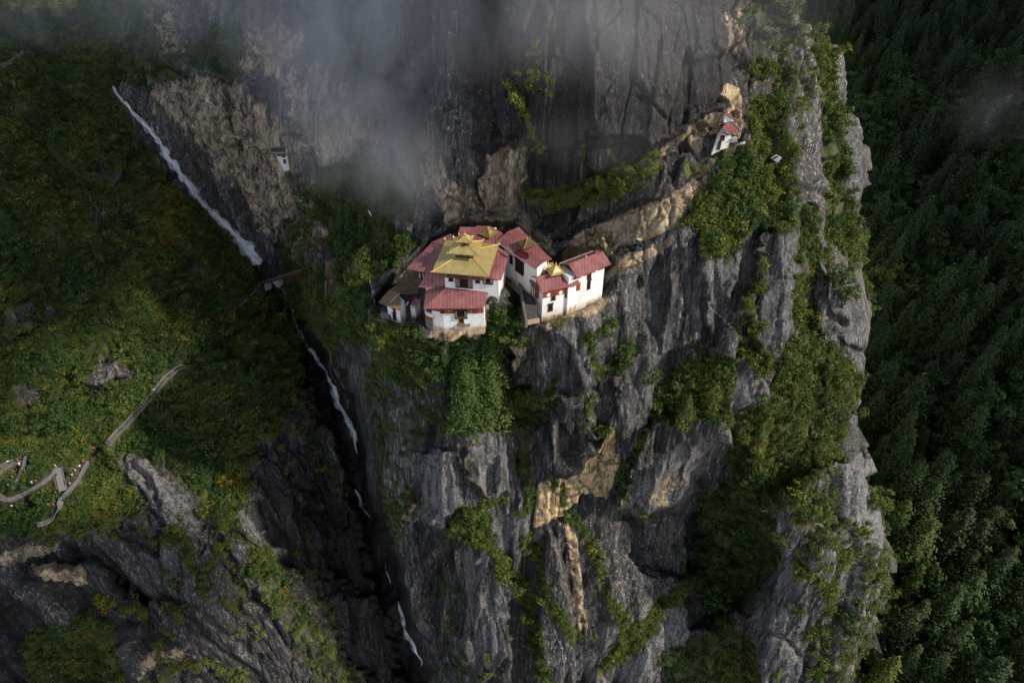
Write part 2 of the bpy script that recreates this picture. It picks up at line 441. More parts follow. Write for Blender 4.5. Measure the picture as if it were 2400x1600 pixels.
BLOCKS = [   # rock masses that stand proud of (negative) or back from the general face: outline, metres, softness of the edge
 ([(1725,190),(1690,256),(1600,306),(1540,358),(1470,387),(1380,414),(1300,442),(1250,449),(1216,436),(1236,350),(1180,335),(1120,330),(1090,100),(1150,-400),(1740,-400),(1700,50)],-4.5,7),
 ([(1240,470),(1540,372),(1600,350),(1640,400),(1610,436),(1560,470),(1480,494),(1400,518),(1330,548),(1290,556),(1250,520)],-2.4,8),
 ([(1240,355),(1330,335),(1380,320),(1500,330),(1530,355),(1470,385),(1380,412),(1300,440),(1240,440)],2.2,6),
 ([(1215,775),(1262,748),(1405,705),(1412,760),(1395,870),(1290,935),(1235,925),(1210,830)],-3.0,8),
 ([(1080,1010),(1185,1000),(1192,1150),(1135,1185),(1108,1120)],-2.4,5),
 ([(1275,935),(1390,905),(1392,1042),(1330,1098),(1288,1092),(1262,1000)],-2.8,5),
 ([(1445,840),(1520,830),(1520,1000),(1450,1130),(1445,1000),(1400,1045),(1440,960)],-1.6,5),
 ([(1440,1205),(1520,1005),(1690,965),(1692,1040),(1605,1152),(1588,1198)],-5.5,7),
 ([(1445,1205),(1590,1200),(1660,1160),(1650,1330),(1600,1350),(1500,1330)],3.0,12),
 ([(1640,560),(1700,550),(1740,600),(1730,800),(1690,862),(1660,800)],-2.2,5),
 ([(1700,700),(1730,640),(1740,820),(1700,850)],1.8,5),
 ([(1780,560),(1850,530),(1884,650),(1884,800),(1800,862),(1762,750)],-2.4,5),
 ([(1925,560),(1990,560),(2060,740),(2034,830),(1990,805),(1945,700)],-2.2,6),
 ([(1890,480),(1915,500),(1925,810),(1895,820)],2.4,7),
 ([(1112,1285),(1180,1270),(1205,1500),(1120,1640),(1078,1520)],-3.5,6),
 ([(1000,1300),(1095,1250),(1110,1330),(1070,1560),(1000,1600)],3.0,14),
 ([(275,1095),(350,1062),(450,1165),(455,1245),(400,1255)],-1.6,16),
 ([(185,1260),(320,1225),(425,1262),(415,1400),(320,1395),(205,1335)],-1.4,14),
 ([(75,1345),(205,1325),(340,1470),(260,1500),(120,1450),(55,1385)],-5,8),
 ([(-60,1380),(60,1400),(140,1470),(260,1510),(250,1620),(-60,1650)],6,18),
 ([(430,1240),(560,1250),(600,1400),(560,1500),(440,1380)],-1.4,12),([(560,1330),(640,1350),(720,1500),(660,1600),(590,1500)],-1.3,12),
 ([(330,1400),(430,1420),(480,1560),(400,1620),(300,1540)],-1.5,12),
 ([(1755,1195),(1960,1085),(2035,1062),(2085,1210),(2090,1500),(1900,1650),(1760,1650),(1815,1330)],-8,14),
 ([(1640,1180),(1750,1190),(1815,1300),(1760,1430),(1640,1460),(1600,1340)],5,22),
 ([(1930,850),(1975,842),(2003,935),(1930,958)],-2.5,6),
 ([(940,1060),(1065,1050),(1080,1190),(1040,1240),(970,1190)],-2,8),
 ([(1155,735),(1215,700),(1235,740),(1205,800),(1195,900),(1160,900)],1.5,14),
 ([(210,375),(270,370),(280,440),(215,440)],-2.5,9),([(190,850),(300,835),(305,885),(240,910),(190,895)],-3.5,9),([(20,720),(85,700),(90,780),(30,790)],-2,9),
 ([(520,330),(620,250),(660,340),(690,500),(640,560),(560,460)],-3,9),([(690,320),(730,340),(770,540),(740,560)],-3.5,8),([(1000,350),(1040,345),(1120,500),(1060,520)],-2.5,8),
 ([(790,280),(830,330),(870,420),(840,400)],-3,8),
 ([(560,1060),(680,1020),(800,1200),(940,1560),(900,1640),(800,1500),(640,1280)],2.5,25),
]
SHRUBS = [   # outline, density, tint (0 dark green .. 1 yellow and rust)
 ([(-400,-400),(230,-400),(290,120),(262,205),(320,330),(440,490),(540,590),(600,640),(640,700),(680,760),(700,840),(685,900),(660,1000),(585,1050),(565,1150),(545,1250),(490,1210),(430,1110),(350,1050),(280,1080),(290,1150),(325,1205),(190,1262),(100,1250),(20,1260),(-400,1310)],1,.33),
 ([(535,1180),(600,1250),(700,1400),(780,1500),(860,1610),(740,1610),(640,1420),(560,1280)],.55,.40),
 ([(400,1180),(440,1260),(420,1450),(400,1600),(350,1600),(390,1400)],.22,.55),([(500,1260),(560,1330),(620,1500),(560,1480)],.2,.55),
 ([(70,1480),(180,1440),(280,1500),(300,1600),(60,1620)],.8,.40),
 ([(1690,345),(1760,340),(1820,380),(1850,420),(1864,520),(1840,545),(1790,525),(1740,560),(1720,600),(1665,605),(1650,535),(1600,522),(1662,450),(1682,400)],1.1,.36),
 ([(1865,60),(1925,120),(1960,300),(1985,400),(1995,500),(2012,560),(2030,640),(1990,605),(1960,560),(1930,400),(1900,250),(1870,150)],.85,.42),
 ([(1855,480),(1895,500),(1918,700),(1930,820),(1890,805),(1880,650)],.8,.36),([(1950,540),(2010,560),(2035,650),(2050,740),(2035,730),(2000,640)],.6,.5),
 ([(1640,815),(1690,830),(1722,920),(1700,1000),(1650,962),(1600,1000),(1540,995),(1528,930),(1570,880)],1,.40),
 ([(1830,820),(1900,788),(1962,818),(2003,880),(1995,960),(1975,1010),(1945,1080),(1900,1172),(1830,1182),(1750,1192),(1708,1150),(1698,1050),(1720,980),(1790,930),(1830,880)],1.05,.42),
 ([(1640,1160),(1720,1150),(1750,1190),(1830,1240),(1810,1320),(1760,1400),(1650,1432),(1610,1350),(1660,1250)],1,.20),
 ([(1158,715),(1235,740),(1208,800),(1220,900),(1295,940),(1255,1000),(1195,1012),(1150,900)],1,.25),
 ([(715,690),(860,690),(880,735),(1000,765),(1030,805),(1050,880),(960,905),(900,865),(860,805),(760,800),(728,740)],1.1,.34),
 ([(735,390),(860,365),(925,420),(965,480),(965,560),(975,565),(940,620),(880,655),(860,700),(740,700),(775,600),(740,480)],1.1,.27),
 ([(680,600),(760,625),(740,680),(720,760),(692,742),(640,705),(640,660)],1,.24),([(690,400),(740,400),(760,560),(720,600),(660,600),(690,520)],.5,.25),
 ([(870,805),(905,850),(925,1000),(965,1200),(955,1300),(910,1200),(880,1000)],.45,.42),([(930,880),(1060,900),(1060,1010),(960,1060)],.3,.42),
 ([(1850,1185),(1965,1190),(2060,1300),(2075,1500),(1960,1610),(1890,1500),(1925,1350)],.45,.48),([(1690,1440),(1760,1480),(1780,1610),(1590,1610),(1630,1500)],.7,.40),
 ([(1075,1180),(1150,1205),(1135,1295),(1065,1260)],.9,.40),([(640,780),(720,900),(790,1080),(830,1170),(780,1180),(700,1050),(640,950)],.35,.40),
 ([(430,130),(560,20),(570,100),(560,190),(470,170)],.7,.25),([(270,-100),(450,-100),(420,180),(360,230),(300,200)],.5,.22),([(450,480),(520,500),(610,600),(600,640),(520,580)],.7,.25),
 ([(1190,100),(1300,100),(1290,220),(1200,180)],.2,.45),([(1720,0),(1880,0),(1890,300),(1800,340),(1760,200)],.28,.40),([(1760,210),(1830,220),(1850,380),(1780,340)],.8,.36),
 ([(1040,790),(1160,770),(1190,1000),(1070,1010)],.4,.14),([(1600,1520),(1700,1480),(1720,1620),(1560,1620)],.6,.42),
 ([(1290,1600),(1060,1600),(1040,1480),(1070,1330),(1100,1280),(1060,1500)],.25,.4),([(2000,950),(2045,960),(2100,1210),(2110,1420),(2070,1600),(2085,1300),(2040,1080)],.5,.42),
]
MOSSY = [([(1216,448),(1280,446),(1380,414),(1450,386),(1545,366),(1552,400),(1520,440),(1450,470),(1360,484),(1270,494),(1240,474)],1,.78),  # yellow-green moss, tint lightened further to paint sunlight on the ledge
 ([(1600,372),(1640,400),(1632,425),(1598,418)],.9,.74),([(1240,480),(1300,490),(1290,540),(1262,520)],.5,.76),([(1410,570),(1450,560),(1455,600),(1420,620)],.5,.7)]
STRIPS = [   # cracks and ledges where plants root: line, half width, density, tint
 ([(1355,1205),(1400,1320),(1445,1440),(1470,1520)],11,1,.52),([(1230,1260),(1290,1400),(1345,1500)],15,.9,.47),([(1130,1265),(1200,1350),(1240,1430),(1285,1570)],18,.95,.50),
 ([(1645,1335),(1540,1440),(1420,1570)],20,.8,.5),([(1530,992),(1455,1125)],10,1,.40),([(1445,850),(1385,900),(1372,1010)],8,.8,.55),([(1180,1170),(1110,1190)],8,1,.5),
 ([(1235,985),(1225,1100),(1240,1200)],12,.8,.36),([(1300,900),(1250,980)],12,.9,.36),([(1375,790),(1400,870),(1390,900)],9,.8,.60),([(1470,800),(1460,860)],12,1,.5),
 ([(1810,330),(1870,470),(1890,600)],12,.7,.46),([(1775,620),(1765,740),(1790,860)],8,.8,.5),([(1720,780),(1780,870),(1830,850)],9,.8,.5),([(1940,400),(1945,560),(1960,660)],9,.7,.5),
 ([(1210,220),(1260,330),(1262,350)],7,.9,.58),([(1365,330),(1372,420)],4,.7,.7),([(1430,330),(1455,390)],6,.7,.66),
 ([(330,1230),(400,1330),(420,1460)],9,.5,.58),([(430,1250),(490,1400),(480,1330),(540,1270)],6,.8,.58),([(520,1400),(560,1430),(570,1370)],6,.8,.56),([(650,1040),(720,1200),(760,1350)],4,.6,.6),
 ([(700,1300),(790,1500)],6,.6,.5),([(1500,1190),(1560,1240),(1600,1350)],4,.6,.5),([(230,1400),(330,1460)],6,.6,.55),([(340,1600),(480,1550),(600,1600)],8,.7,.58),
 ([(1420,1000),(1410,1070)],3,.8,.5),([(1325,1150),(1335,1230)],4,.8,.55),([(1290,1110),(1296,1160)],6,.9,.45),
 ([(1790,1200),(1900,1330),(1960,1450)],10,.6,.5),([(1470,1120),(1450,1200),(1480,1260)],5,.7,.5),([(1060,1240),(1100,1270),(1140,1270)],12,.9,.52)]

def edge_x(py):
    e = np.array(EDGE, float)
    return np.interp(py, e[:, 0], e[:, 1])

def grid_faces(nr, nc):
    i = np.arange(nr * nc).reshape(nr, nc)
    return np.stack([i[1:, :-1], i[1:, 1:], i[:-1, 1:], i[:-1, :-1]], -1).reshape(-1, 4)

def grid_normals(V):
    du = np.gradient(V, axis=1); dv = np.gradient(V, axis=0)
    n = np.cross(du, dv)
    n /= np.linalg.norm(n, axis=-1, keepdims=True) + 1e-9
    return np.where((n[..., 1:2] > 0) & (n[..., 2:3] < 0), -n, n)

def add_attr(me, name, arr):
    me.attributes.new(name, 'FLOAT', 'POINT').data.foreach_set('value', np.asarray(arr, np.float32).ravel())

# ---- the cliff with the left mountainside and the gorge
rows = np.r_[np.linspace(-300, -30, 24), np.arange(-24, 1625, 3.2), np.linspace(1632, 1850, 22)]
ucol = np.r_[np.linspace(-300, -30, 22), np.arange(-24, 2000, 3.2)]
PYg, U = np.meshgrid(rows, ucol, indexing='ij')
EX = edge_x(PYg)
# columns near the right rim follow the outline of the buttress
PXg = np.where(U > 1500, 1500 + (U - 1500) * (EX - 1500) / (ucol[-1] - 1500), U)
spl = Spline(CLIFF_PTS, 2e-4)
Yg = spl(PXg, PYg)
V0 = at(PXg, PYg, Yg)
Q = V0.reshape(-1, 3)
w1 = fbm(Q / 9.0, 4, 5).reshape(PXg.shape); w2 = fbm(Q / 9.0, 4, 15).reshape(PXg.shape)
WX, WY = PXg + 16 * w1, PYg + 16 * w2
dy = np.zeros_like(Yg)
for poly, m, soft in BLOCKS:
    s = sdf(poly, WX, WY)
    dy += m * sstep(soft, -soft, s)
Yb = Yg + dy
# the levelled shelf the temples stand on
SHELF = [(866,716),(884,742),(906,754),(940,764),(962,742),(984,744),(1004,762),(1040,767),(1092,766),(1126,735),(1140,690),(1150,679),(1182,661),(1214,700),(1226,756),(1264,750),(1310,738),(1362,720),(1378,708),(1418,690),(1440,622),(1404,583),(1330,585),(1296,610),(1250,560),(1215,526),(1110,524),(1050,545),(1005,565),(945,630),(905,672)]
Yb += 8.0 * sstep(4, -4, sdf(SHELF, PXg, PYg))
# the torrent has cut a narrow slot down the gorge
SLOT = [(655,690),(690,750),(740,840),(800,955),(832,1060),(852,1180),(900,1345),(962,1530),(1000,1700)]
sd = line_dist(SLOT, WX, WY)
Yb += 9 * sstep(46, 6, sd) * sstep(660, 760, PYg)
# right rim: the buttress rounds away from the viewer
rim = np.clip((PXg - (EX - 60)) / 60, 0, 1)
Yb += 9 * rim ** 2.5
V1 = at(PXg, PYg, Yb)
Vs = V1.copy()
for _ in range(5):
    Vs[1:-1, 1:-1] = (Vs[:-2, 1:-1] + Vs[2:, 1:-1] + Vs[1:-1, :-2] + Vs[1:-1, 2:] + 2 * Vs[1:-1, 1:-1]) / 6
N1 = grid_normals(Vs)
Q = V1.reshape(-1, 3).astype(np.float32)
left = sstep(1000, 600, PXg).ravel() * sstep(300, 700, PYg).ravel()
G = Q.copy()
G[:, 0] += Q[:, 2] * .38 * left                       # the beds on the left dip towards the gorge
wob = np.stack([fbm(Q / 11, 3, 21), fbm(Q / 11, 3, 22), fbm(Q / 14, 3, 23)], 1)
hill = sstep(40, -60, sdf(SHRUBS[0][0], WX, WY)).ravel()
back = sstep(600, 480, PYg).ravel() * sstep(1150, 1260, PXg).ravel() * sstep(1740, 1680, PXg).ravel()
a1, g1 = facets((G + 1.3 * wob) / np.array([9, 15, 75]), 31)
a2, g2 = facets((G + .7 * wob) / np.array([4.4, 6.5, 38]), 47)
a3, g3 = facets((G + 0.35 * wob) / np.array([1.9, 3.0, 20]), 59)
amp = 1 - .5 * back
d = 2.2 * a1 * amp + 1.1 * a2 * amp + .34 * a3 * amp
d -= 1.3 * sstep(.05, .0, g1) * amp + .55 * sstep(.05, .0, g2) * amp
d += .28 * fbm(G / np.array([6, 6, 32]), 4, 71) + .10 * fbm(G / np.array([1.2, 1.2, 5.5]), 4, 77, .6)
d += hill * (2.6 * fbm(Q / 15, 3, 73) + .9 * fbm(Q / 5, 3, 74))
tw = np.zeros_like(Yg); oc = np.zeros_like(Yg)
for poly, wgt, o in TAN:
    s = sdf(poly, WX * .45 + PXg * .55, WY * .45 + PYg * .55)
    k = sstep(7, -5, s) if wgt > .9 else sstep(30, -28, s)
    tw = np.maximum(tw, wgt * k); oc = np.maximum(oc, o * k)
tb = sstep(.3, .8, tw).ravel()
a4, g4 = facets((Q + .8 * wob) / np.array([2.6, 2.6, 3.4]), 83)
d = d * (1 - .3 * tb) + tb * (.75 * a4 - .6 * sstep(.10, 0, g4))
flat = np.zeros_like(Yg)
calm = sstep(25, -5, sdf(SHELF, PXg, PYg)).ravel()
d *= 1 - .92 * calm
V = V1.reshape(-1, 3) + N1.reshape(-1, 3) * d[:, None]
V = V.reshape(V1.shape)
# weathering: rock edges that jut out as thin combs are worn smooth
for _ in range(7):
    eh = np.linalg.norm(V[:, 1:] - V[:, :-1], axis=-1); ev = np.linalg.norm(V[1:] - V[:-1], axis=-1)
    st = np.zeros(V.shape[:2])
    st[:, 1:] = eh; st[:, :-1] = np.maximum(st[:, :-1], eh); st[1:] = np.maximum(st[1:], ev); st[:-1] = np.maximum(st[:-1], ev)
    st /= np.linalg.norm(V - np.array([0, 0, CAM_H]), axis=-1) * 3.2 / FPX
    wgt = (.9 * sstep(3.2, 6.5, st))[..., None]
    wgt[[0, -1]] = 0; wgt[:, [0, -1]] = 0
    av = V.copy()
    av[1:-1, 1:-1] = (V[:-2, 1:-1] + V[2:, 1:-1] + V[1:-1, :-2] + V[1:-1, 2:] + V[:-2, :-2] + V[2:, 2:] + V[:-2, 2:] + V[2:, :-2]) / 8
    V = V * (1 - wgt) + av * wgt
# the flank behind the rim, running back into the side valley
wrap = [V]
last = V[:, -1:, :]
for k in range(1, 15):
    off = np.array([-.25 * k ** 1.4 + .6 * k, 2.2 * k ** 1.35, -.5 * k])
    jit = 1.6 * fbm((last.reshape(-1, 3) + k * 3) / 6, 3, 91 + k)
    wrap.append(last + off + np.stack([jit, 0 * jit, 0 * jit], -1).reshape(last.shape) * min(1, k / 3))
VC = np.concatenate(wrap, 1)
nr, nc = VC.shape[:2]
cliff_me = np_mesh('cliff', VC.reshape(-1, 3), grid_faces(nr, nc), [ROCK], True)
padk = lambda a: np.concatenate([a.reshape(PXg.shape), np.repeat(a.reshape(PXg.shape)[:, -1:], 14, 1)], 1)
pale = np.zeros_like(Yg)
for poly, wgt in PALE:
    pale = np.maximum(pale, wgt * sstep(14, -10, sdf(poly, WX, WY)))
NV = grid_normals(V)
up = NV[..., 2]
veg = np.zeros_like(Yg); tint = np.full(Yg.shape, .42)
for q, (poly, dens, t) in enumerate(SHRUBS + MOSSY):
    k = dens * (sstep(34, -26, sdf(poly, WX, WY)) if q == 0 else sstep(9, -7, sdf(poly, WX, WY)))
    tint = np.where(k > veg, t, tint); veg = np.maximum(veg, k)
for pts, w, dens, t in STRIPS:
    k = dens * sstep(w * 1.25, w * .55, line_dist(pts, WX, WY))
    tint = np.where(k > veg, t, tint); veg = np.maximum(veg, k)
for x, y, r in ((238,405,26),(250,870,42),(235,890,30),(60,745,30),(70,930,40),(130,960,22),(450,640,14),(240,505,20),(270,420,16),(760,540,20),(945,540,16),(300,880,25),(110,740,18),(880,500,14)):
    veg *= sstep(r * .6, r * 1.25, np.hypot(WX - x, WY - y))
for x, y, r, e in ((385,530,70,.42),(345,470,50,.3),(700,-100,1,0),(120,930,70,.22),(60,1000,60,.2),(250,1215,60,.28),(560,1110,60,.35),(200,560,60,.2),(300,1010,60,.15),(190,330,60,.18),(600,1330,60,.3)):
    tint = tint + e * sstep(r, r * .3, np.hypot(WX - x, (WY - y) * .7))
ledge = sstep(.50, .78, up) * .5 + .45 * sstep(.10, .02, g2).reshape(Yg.shape) * sstep(.05, .35, fbm(Q / 13, 3, 101).reshape(Yg.shape))
ledge *= sstep(100, 500, PXg + PYg) * (1 - .8 * tb.reshape(Yg.shape)) * (1 - calm.reshape(Yg.shape)) * (1 - .6 * back.reshape(Yg.shape))
DARKP = [(BLOCKS[0][0], 1.0), (BLOCKS[2][0], 1.0), (BLOCKS[1][0], .7), ([(560,1060),(680,1000),(830,1150),(960,1500),(1000,1700),(800,1700),(660,1330)], .9), ([(640,700),(720,720),(840,960),(900,1200),(860,1250),(760,1000)], 1.0), ([(1650,1150),(1790,1230),(1760,1420),(1600,1440),(1590,1320)], .7), ([(1480,640),(1640,560),(1660,800),(1520,1000),(1400,900)], .3), ([(40,1380),(260,1480),(330,1640),(-50,1640),(-50,1380)], .9), ([(-60,1262),(320,1235),(560,1260),(900,1640),(-60,1660)], .45)]  # darker rock: water-stained overhang and gorge, hollow, lower left slabs
darkened = np.zeros_like(Yg)
for poly, wgt in DARKP: darkened = np.maximum(darkened, wgt * sstep(20, -15, sdf(poly, WX, WY)))
darkened = np.maximum(darkened, sstep(60, 20, sd))  # wet rock along the torrent
slab = (.6 * a1 + .45 * a2 + .25 * a3)
for nm, arr in (('slab', slab), ('darkened', darkened), ('tan', tw), ('ochre', oc), ('pale', pale), ('moss', np.clip(.95 * np.minimum(veg, 1) + .75 * ledge, 0, 1))):
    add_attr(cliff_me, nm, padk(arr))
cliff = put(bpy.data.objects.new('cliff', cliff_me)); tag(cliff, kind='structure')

# ---- the wooded mountainside beyond the right rim
frow = np.linspace(-300, 1850, 260); fcol = np.linspace(1690, 2800, 130)
GPY, GPX = np.meshgrid(frow, fcol, indexing='ij')
# a long slope rising to the right and gently away: z = zf(x, y)
fu, fv = (GPX - 1200) / FPX, (800 - GPY) / FPX
fd = CP + fv * SP
FY = (80 + 137 + .42 * 148 + .15 * 205) / ((SP - fv * CP) / fd + .42 * fu / fd + .15)
FY = np.clip(FY, 60, 900)
VF = at(GPX, GPY, FY)
qf = VF.reshape(-1, 3)
df = 9.0 * fbm(qf / 45, 4, 131) + 1.2 * fbm(qf / 7, 3, 133)
VF = (qf + grid_normals(VF).reshape(-1, 3) * df[:, None]).reshape(VF.shape)
forest_me = np_mesh('forest_slope', VF.reshape(-1, 3), grid_faces(*VF.shape[:2]), [ROCK], True)
fp = np.zeros(GPX.shape)
for poly, wgt in PALE[-1:]: fp = np.maximum(fp, wgt * sstep(18, -14, sdf(poly, GPX, GPY)))
FROCK = [[(2250,300),(2330,225),(2425,205),(2425,300),(2330,330),(2260,390)], [(1920,430),(1960,420),(1975,480),(1940,490)], [(2150,230),(2215,120),(2225,150),(2180,240)], [(2120,450),(2210,380),(2200,470),(2150,500)]]
frock = np.zeros(GPX.shape)
for poly in FROCK: frock = np.maximum(frock, sstep(20, -30, sdf(poly, GPX + 45 * fbm(qf / 14, 4, 5).reshape(GPX.shape), GPY + 45 * fbm(qf / 14, 4, 6).reshape(GPX.shape))))
for nm, arr in (('tan', .4 * frock), ('ochre', 0 * fp), ('pale', fp), ('moss', .9 * (1 - frock)), ('darkened', 0 * fp), ('slab', .6 * fbm(qf / 8, 3, 9))): add_attr(forest_me, nm, arr)
forest_slope = put(bpy.data.objects.new('forest_slope', forest_me)); tag(forest_slope, kind='structure')

def bvh_of(Vg, step=2):
    s = Vg[::step, ::step]
    return BVHTree.FromPolygons([tuple(p) for p in s.reshape(-1, 3)], grid_faces(*s.shape[:2]).tolist())
BV_CLIFF, BV_FOREST = bvh_of(V), bvh_of(VF, 2)
EYE = Vector((0, 0, CAM_H))

def ground(px, py, bv=None):
    """the spot on the terrain surveyed at photo pixel (px, py)"""
    dirv = (Vector(at(px, py, 100.0).tolist()) - EYE).normalized()
    hit = (bv or BV_CLIFF).ray_cast(EYE, dirv, 1500)
    if hit[0] is None and bv is None: hit = BV_FOREST.ray_cast(EYE, dirv, 1500)
    return (hit[0], hit[1]) if hit[0] is not None else (Vector(at(px, py, 150.0).tolist()), Vector((0, 0, 1)))
# ------------------------------------------------------------------ building materials
def red_roof_mat():
    m, n, l, b = new_mat('red_sheet_roof'); g = NT(m); co = g.coords()
    f = g.noise(co, .55, 6, .65); f2 = g.noise(g.mapping(co, (1, 1, 1)), 3.5, 4, .6)
    c = g.ramp(f, [(.30, (.16, .048, .050)), (.50, (.245, .080, .082)), (.70, (.32, .125, .125))])
    c = g.mix(g.ramp(f2, [(.60, 0.0), (.72, .55)]), c, (.12, .045, .045))
    c = g.mix(g.ramp(g.noise(co, .22, 4, .6), [(.42, 0.0), (.66, .4)]), c, (.34, .16, .15))
    sm = g.node('ShaderNodeTexWave', wave_type='BANDS', bands_direction='X'); g.set(sm.inputs['Vector'], co); sm.inputs['Scale'].default_value = .42; sm.inputs['Distortion'].default_value = .15
    c = g.mix(1.0, c, g.ramp(sm.outputs['Fac'], [(.0, .62), (.05, .70), (.12, 1.0)]), 'MULTIPLY')
    g.set(b.inputs['Base Color'], c)
    b.inputs['Roughness'].default_value = .55
    w = g.node('ShaderNodeTexWave', wave_type='BANDS', bands_direction='X'); g.set(w.inputs['Vector'], co)
    w.inputs['Scale'].default_value = .55; w.inputs['Distortion'].default_value = .3
    g.set(b.inputs['Normal'], g.bump(g.ramp(w.outputs['Fac'], [(.0, 0.0), (.06, 1.0), (.12, .0)]), .5, .05))
    return m

def gold_mat():
    m, n, l, b = new_mat('gilded_sheet'); g = NT(m); co = g.coords()
    f = g.noise(co, .8, 5, .6)
    br = g.node('ShaderNodeTexBrick'); g.set(br.inputs['Vector'], g.mapping(co, (.55, .55, .55), (0, 0, .15)))
    br.inputs['Scale'].default_value = 1.0; br.inputs['Mortar Size'].default_value = .012
    br.inputs['Color1'].default_value = (1, 1, 1, 1); br.inputs['Color2'].default_value = (.82, .82, .82, 1); br.inputs['Mortar'].default_value = (.55, .55, .55, 1)
    c = g.ramp(f, [(.3, (.45, .345, .14)), (.55, (.55, .435, .185)), (.75, (.62, .51, .26))])
    g.set(b.inputs['Base Color'], g.mix(.55, c, g.mix(1.0, c, br.outputs['Color'], 'MULTIPLY')))
    b.inputs['Metallic'].default_value = .35
    b.inputs['Roughness'].default_value = .42
    g.set(b.inputs['Normal'], g.bump(g.noise(co, 1.6, 3, .5), .25, .08))
    return m

def white_mat():
    m, n, l, b = new_mat('limewash'); g = NT(m); co = g.coords()
    f = g.noise(g.mapping(co, (1, 1, .25)), 1.1, 6, .65)
    z = g.node('ShaderNodeSeparateXYZ'); g.set(z.inputs[0], co)
    low = g.math('MULTIPLY', g.attr('stain'), 1.0)
    c = g.ramp(f, [(.32, (.66, .635, .60)), (.50, (.80, .785, .76))])
    st = g.ramp(g.math('ADD', g.math('MULTIPLY', f, .9), g.math('MULTIPLY', low, .55)), [(.74, 0.0), (.98, .85)])
    stc = g.ramp(g.noise(co, 1.3, 5, .65), [(.35, (.20, .13, .08)), (.55, (.44, .28, .14)), (.7, (.55, .42, .28))])
    drip = g.ramp(g.noise(g.mapping(co, (1, 1, .08)), 2.2, 4, .6), [(.58, 0.0), (.72, .35)])
    g.set(b.inputs['Base Color'], g.mix(st, g.mix(drip, c, (.42, .38, .33)), stc))
    b.inputs['Roughness'].default_value = .9
    g.set(b.inputs['Normal'], g.bump(g.noise(co, 1.5, 5, .6), .4, .12))
    return m

RED, GOLD, WHITE = red_roof_mat(), gold_mat(), white_mat()
GOLD2 = flat_mat('gilt_trim', (.62, .43, .10), .32, .55, .25, 2)
BAND = flat_mat('red_ochre_band', (.33, .075, .035), .8, 0, .3, 2)
WOOD = flat_mat('dark_carved_wood', (.085, .030, .020), .7, 0, .4, 4)
OCHREW = flat_mat('ochre_painted_wood', (.30, .13, .03), .7, 0, .4, 3)
DARK = flat_mat('dark_glazing', (.012, .012, .014), .25, 0, .2, 3, 0, .5)
PAPER = flat_mat('white_pane', (.62, .62, .64), .6, 0, .2, 3)
GREYW = flat_mat('grey_metal_edge', (.42, .43, .45), .5, .2, .2, 2)
BROWNR = flat_mat('brown_weathered_roof', (.22, .14, .08), .8, 0, .35, .9, .3)
STONE = flat_mat('grey_stone', (.20, .185, .17), .9, 0, .5, 1.2, .5)
CONC = flat_mat('pale_concrete', (.30, .29, .275), .9, 0, .35, 1.0, .3)
TIN = flat_mat('pale_tin', (.45, .46, .48), .5, .3, .35, 1.2)
BLUE = flat_mat('blue_grey_rail', (.17, .18, .25), .6, 0, .3, 2)
DARKRED = flat_mat('dark_red_patch', (.085, .012, .014), .25, 0, .15, 2)

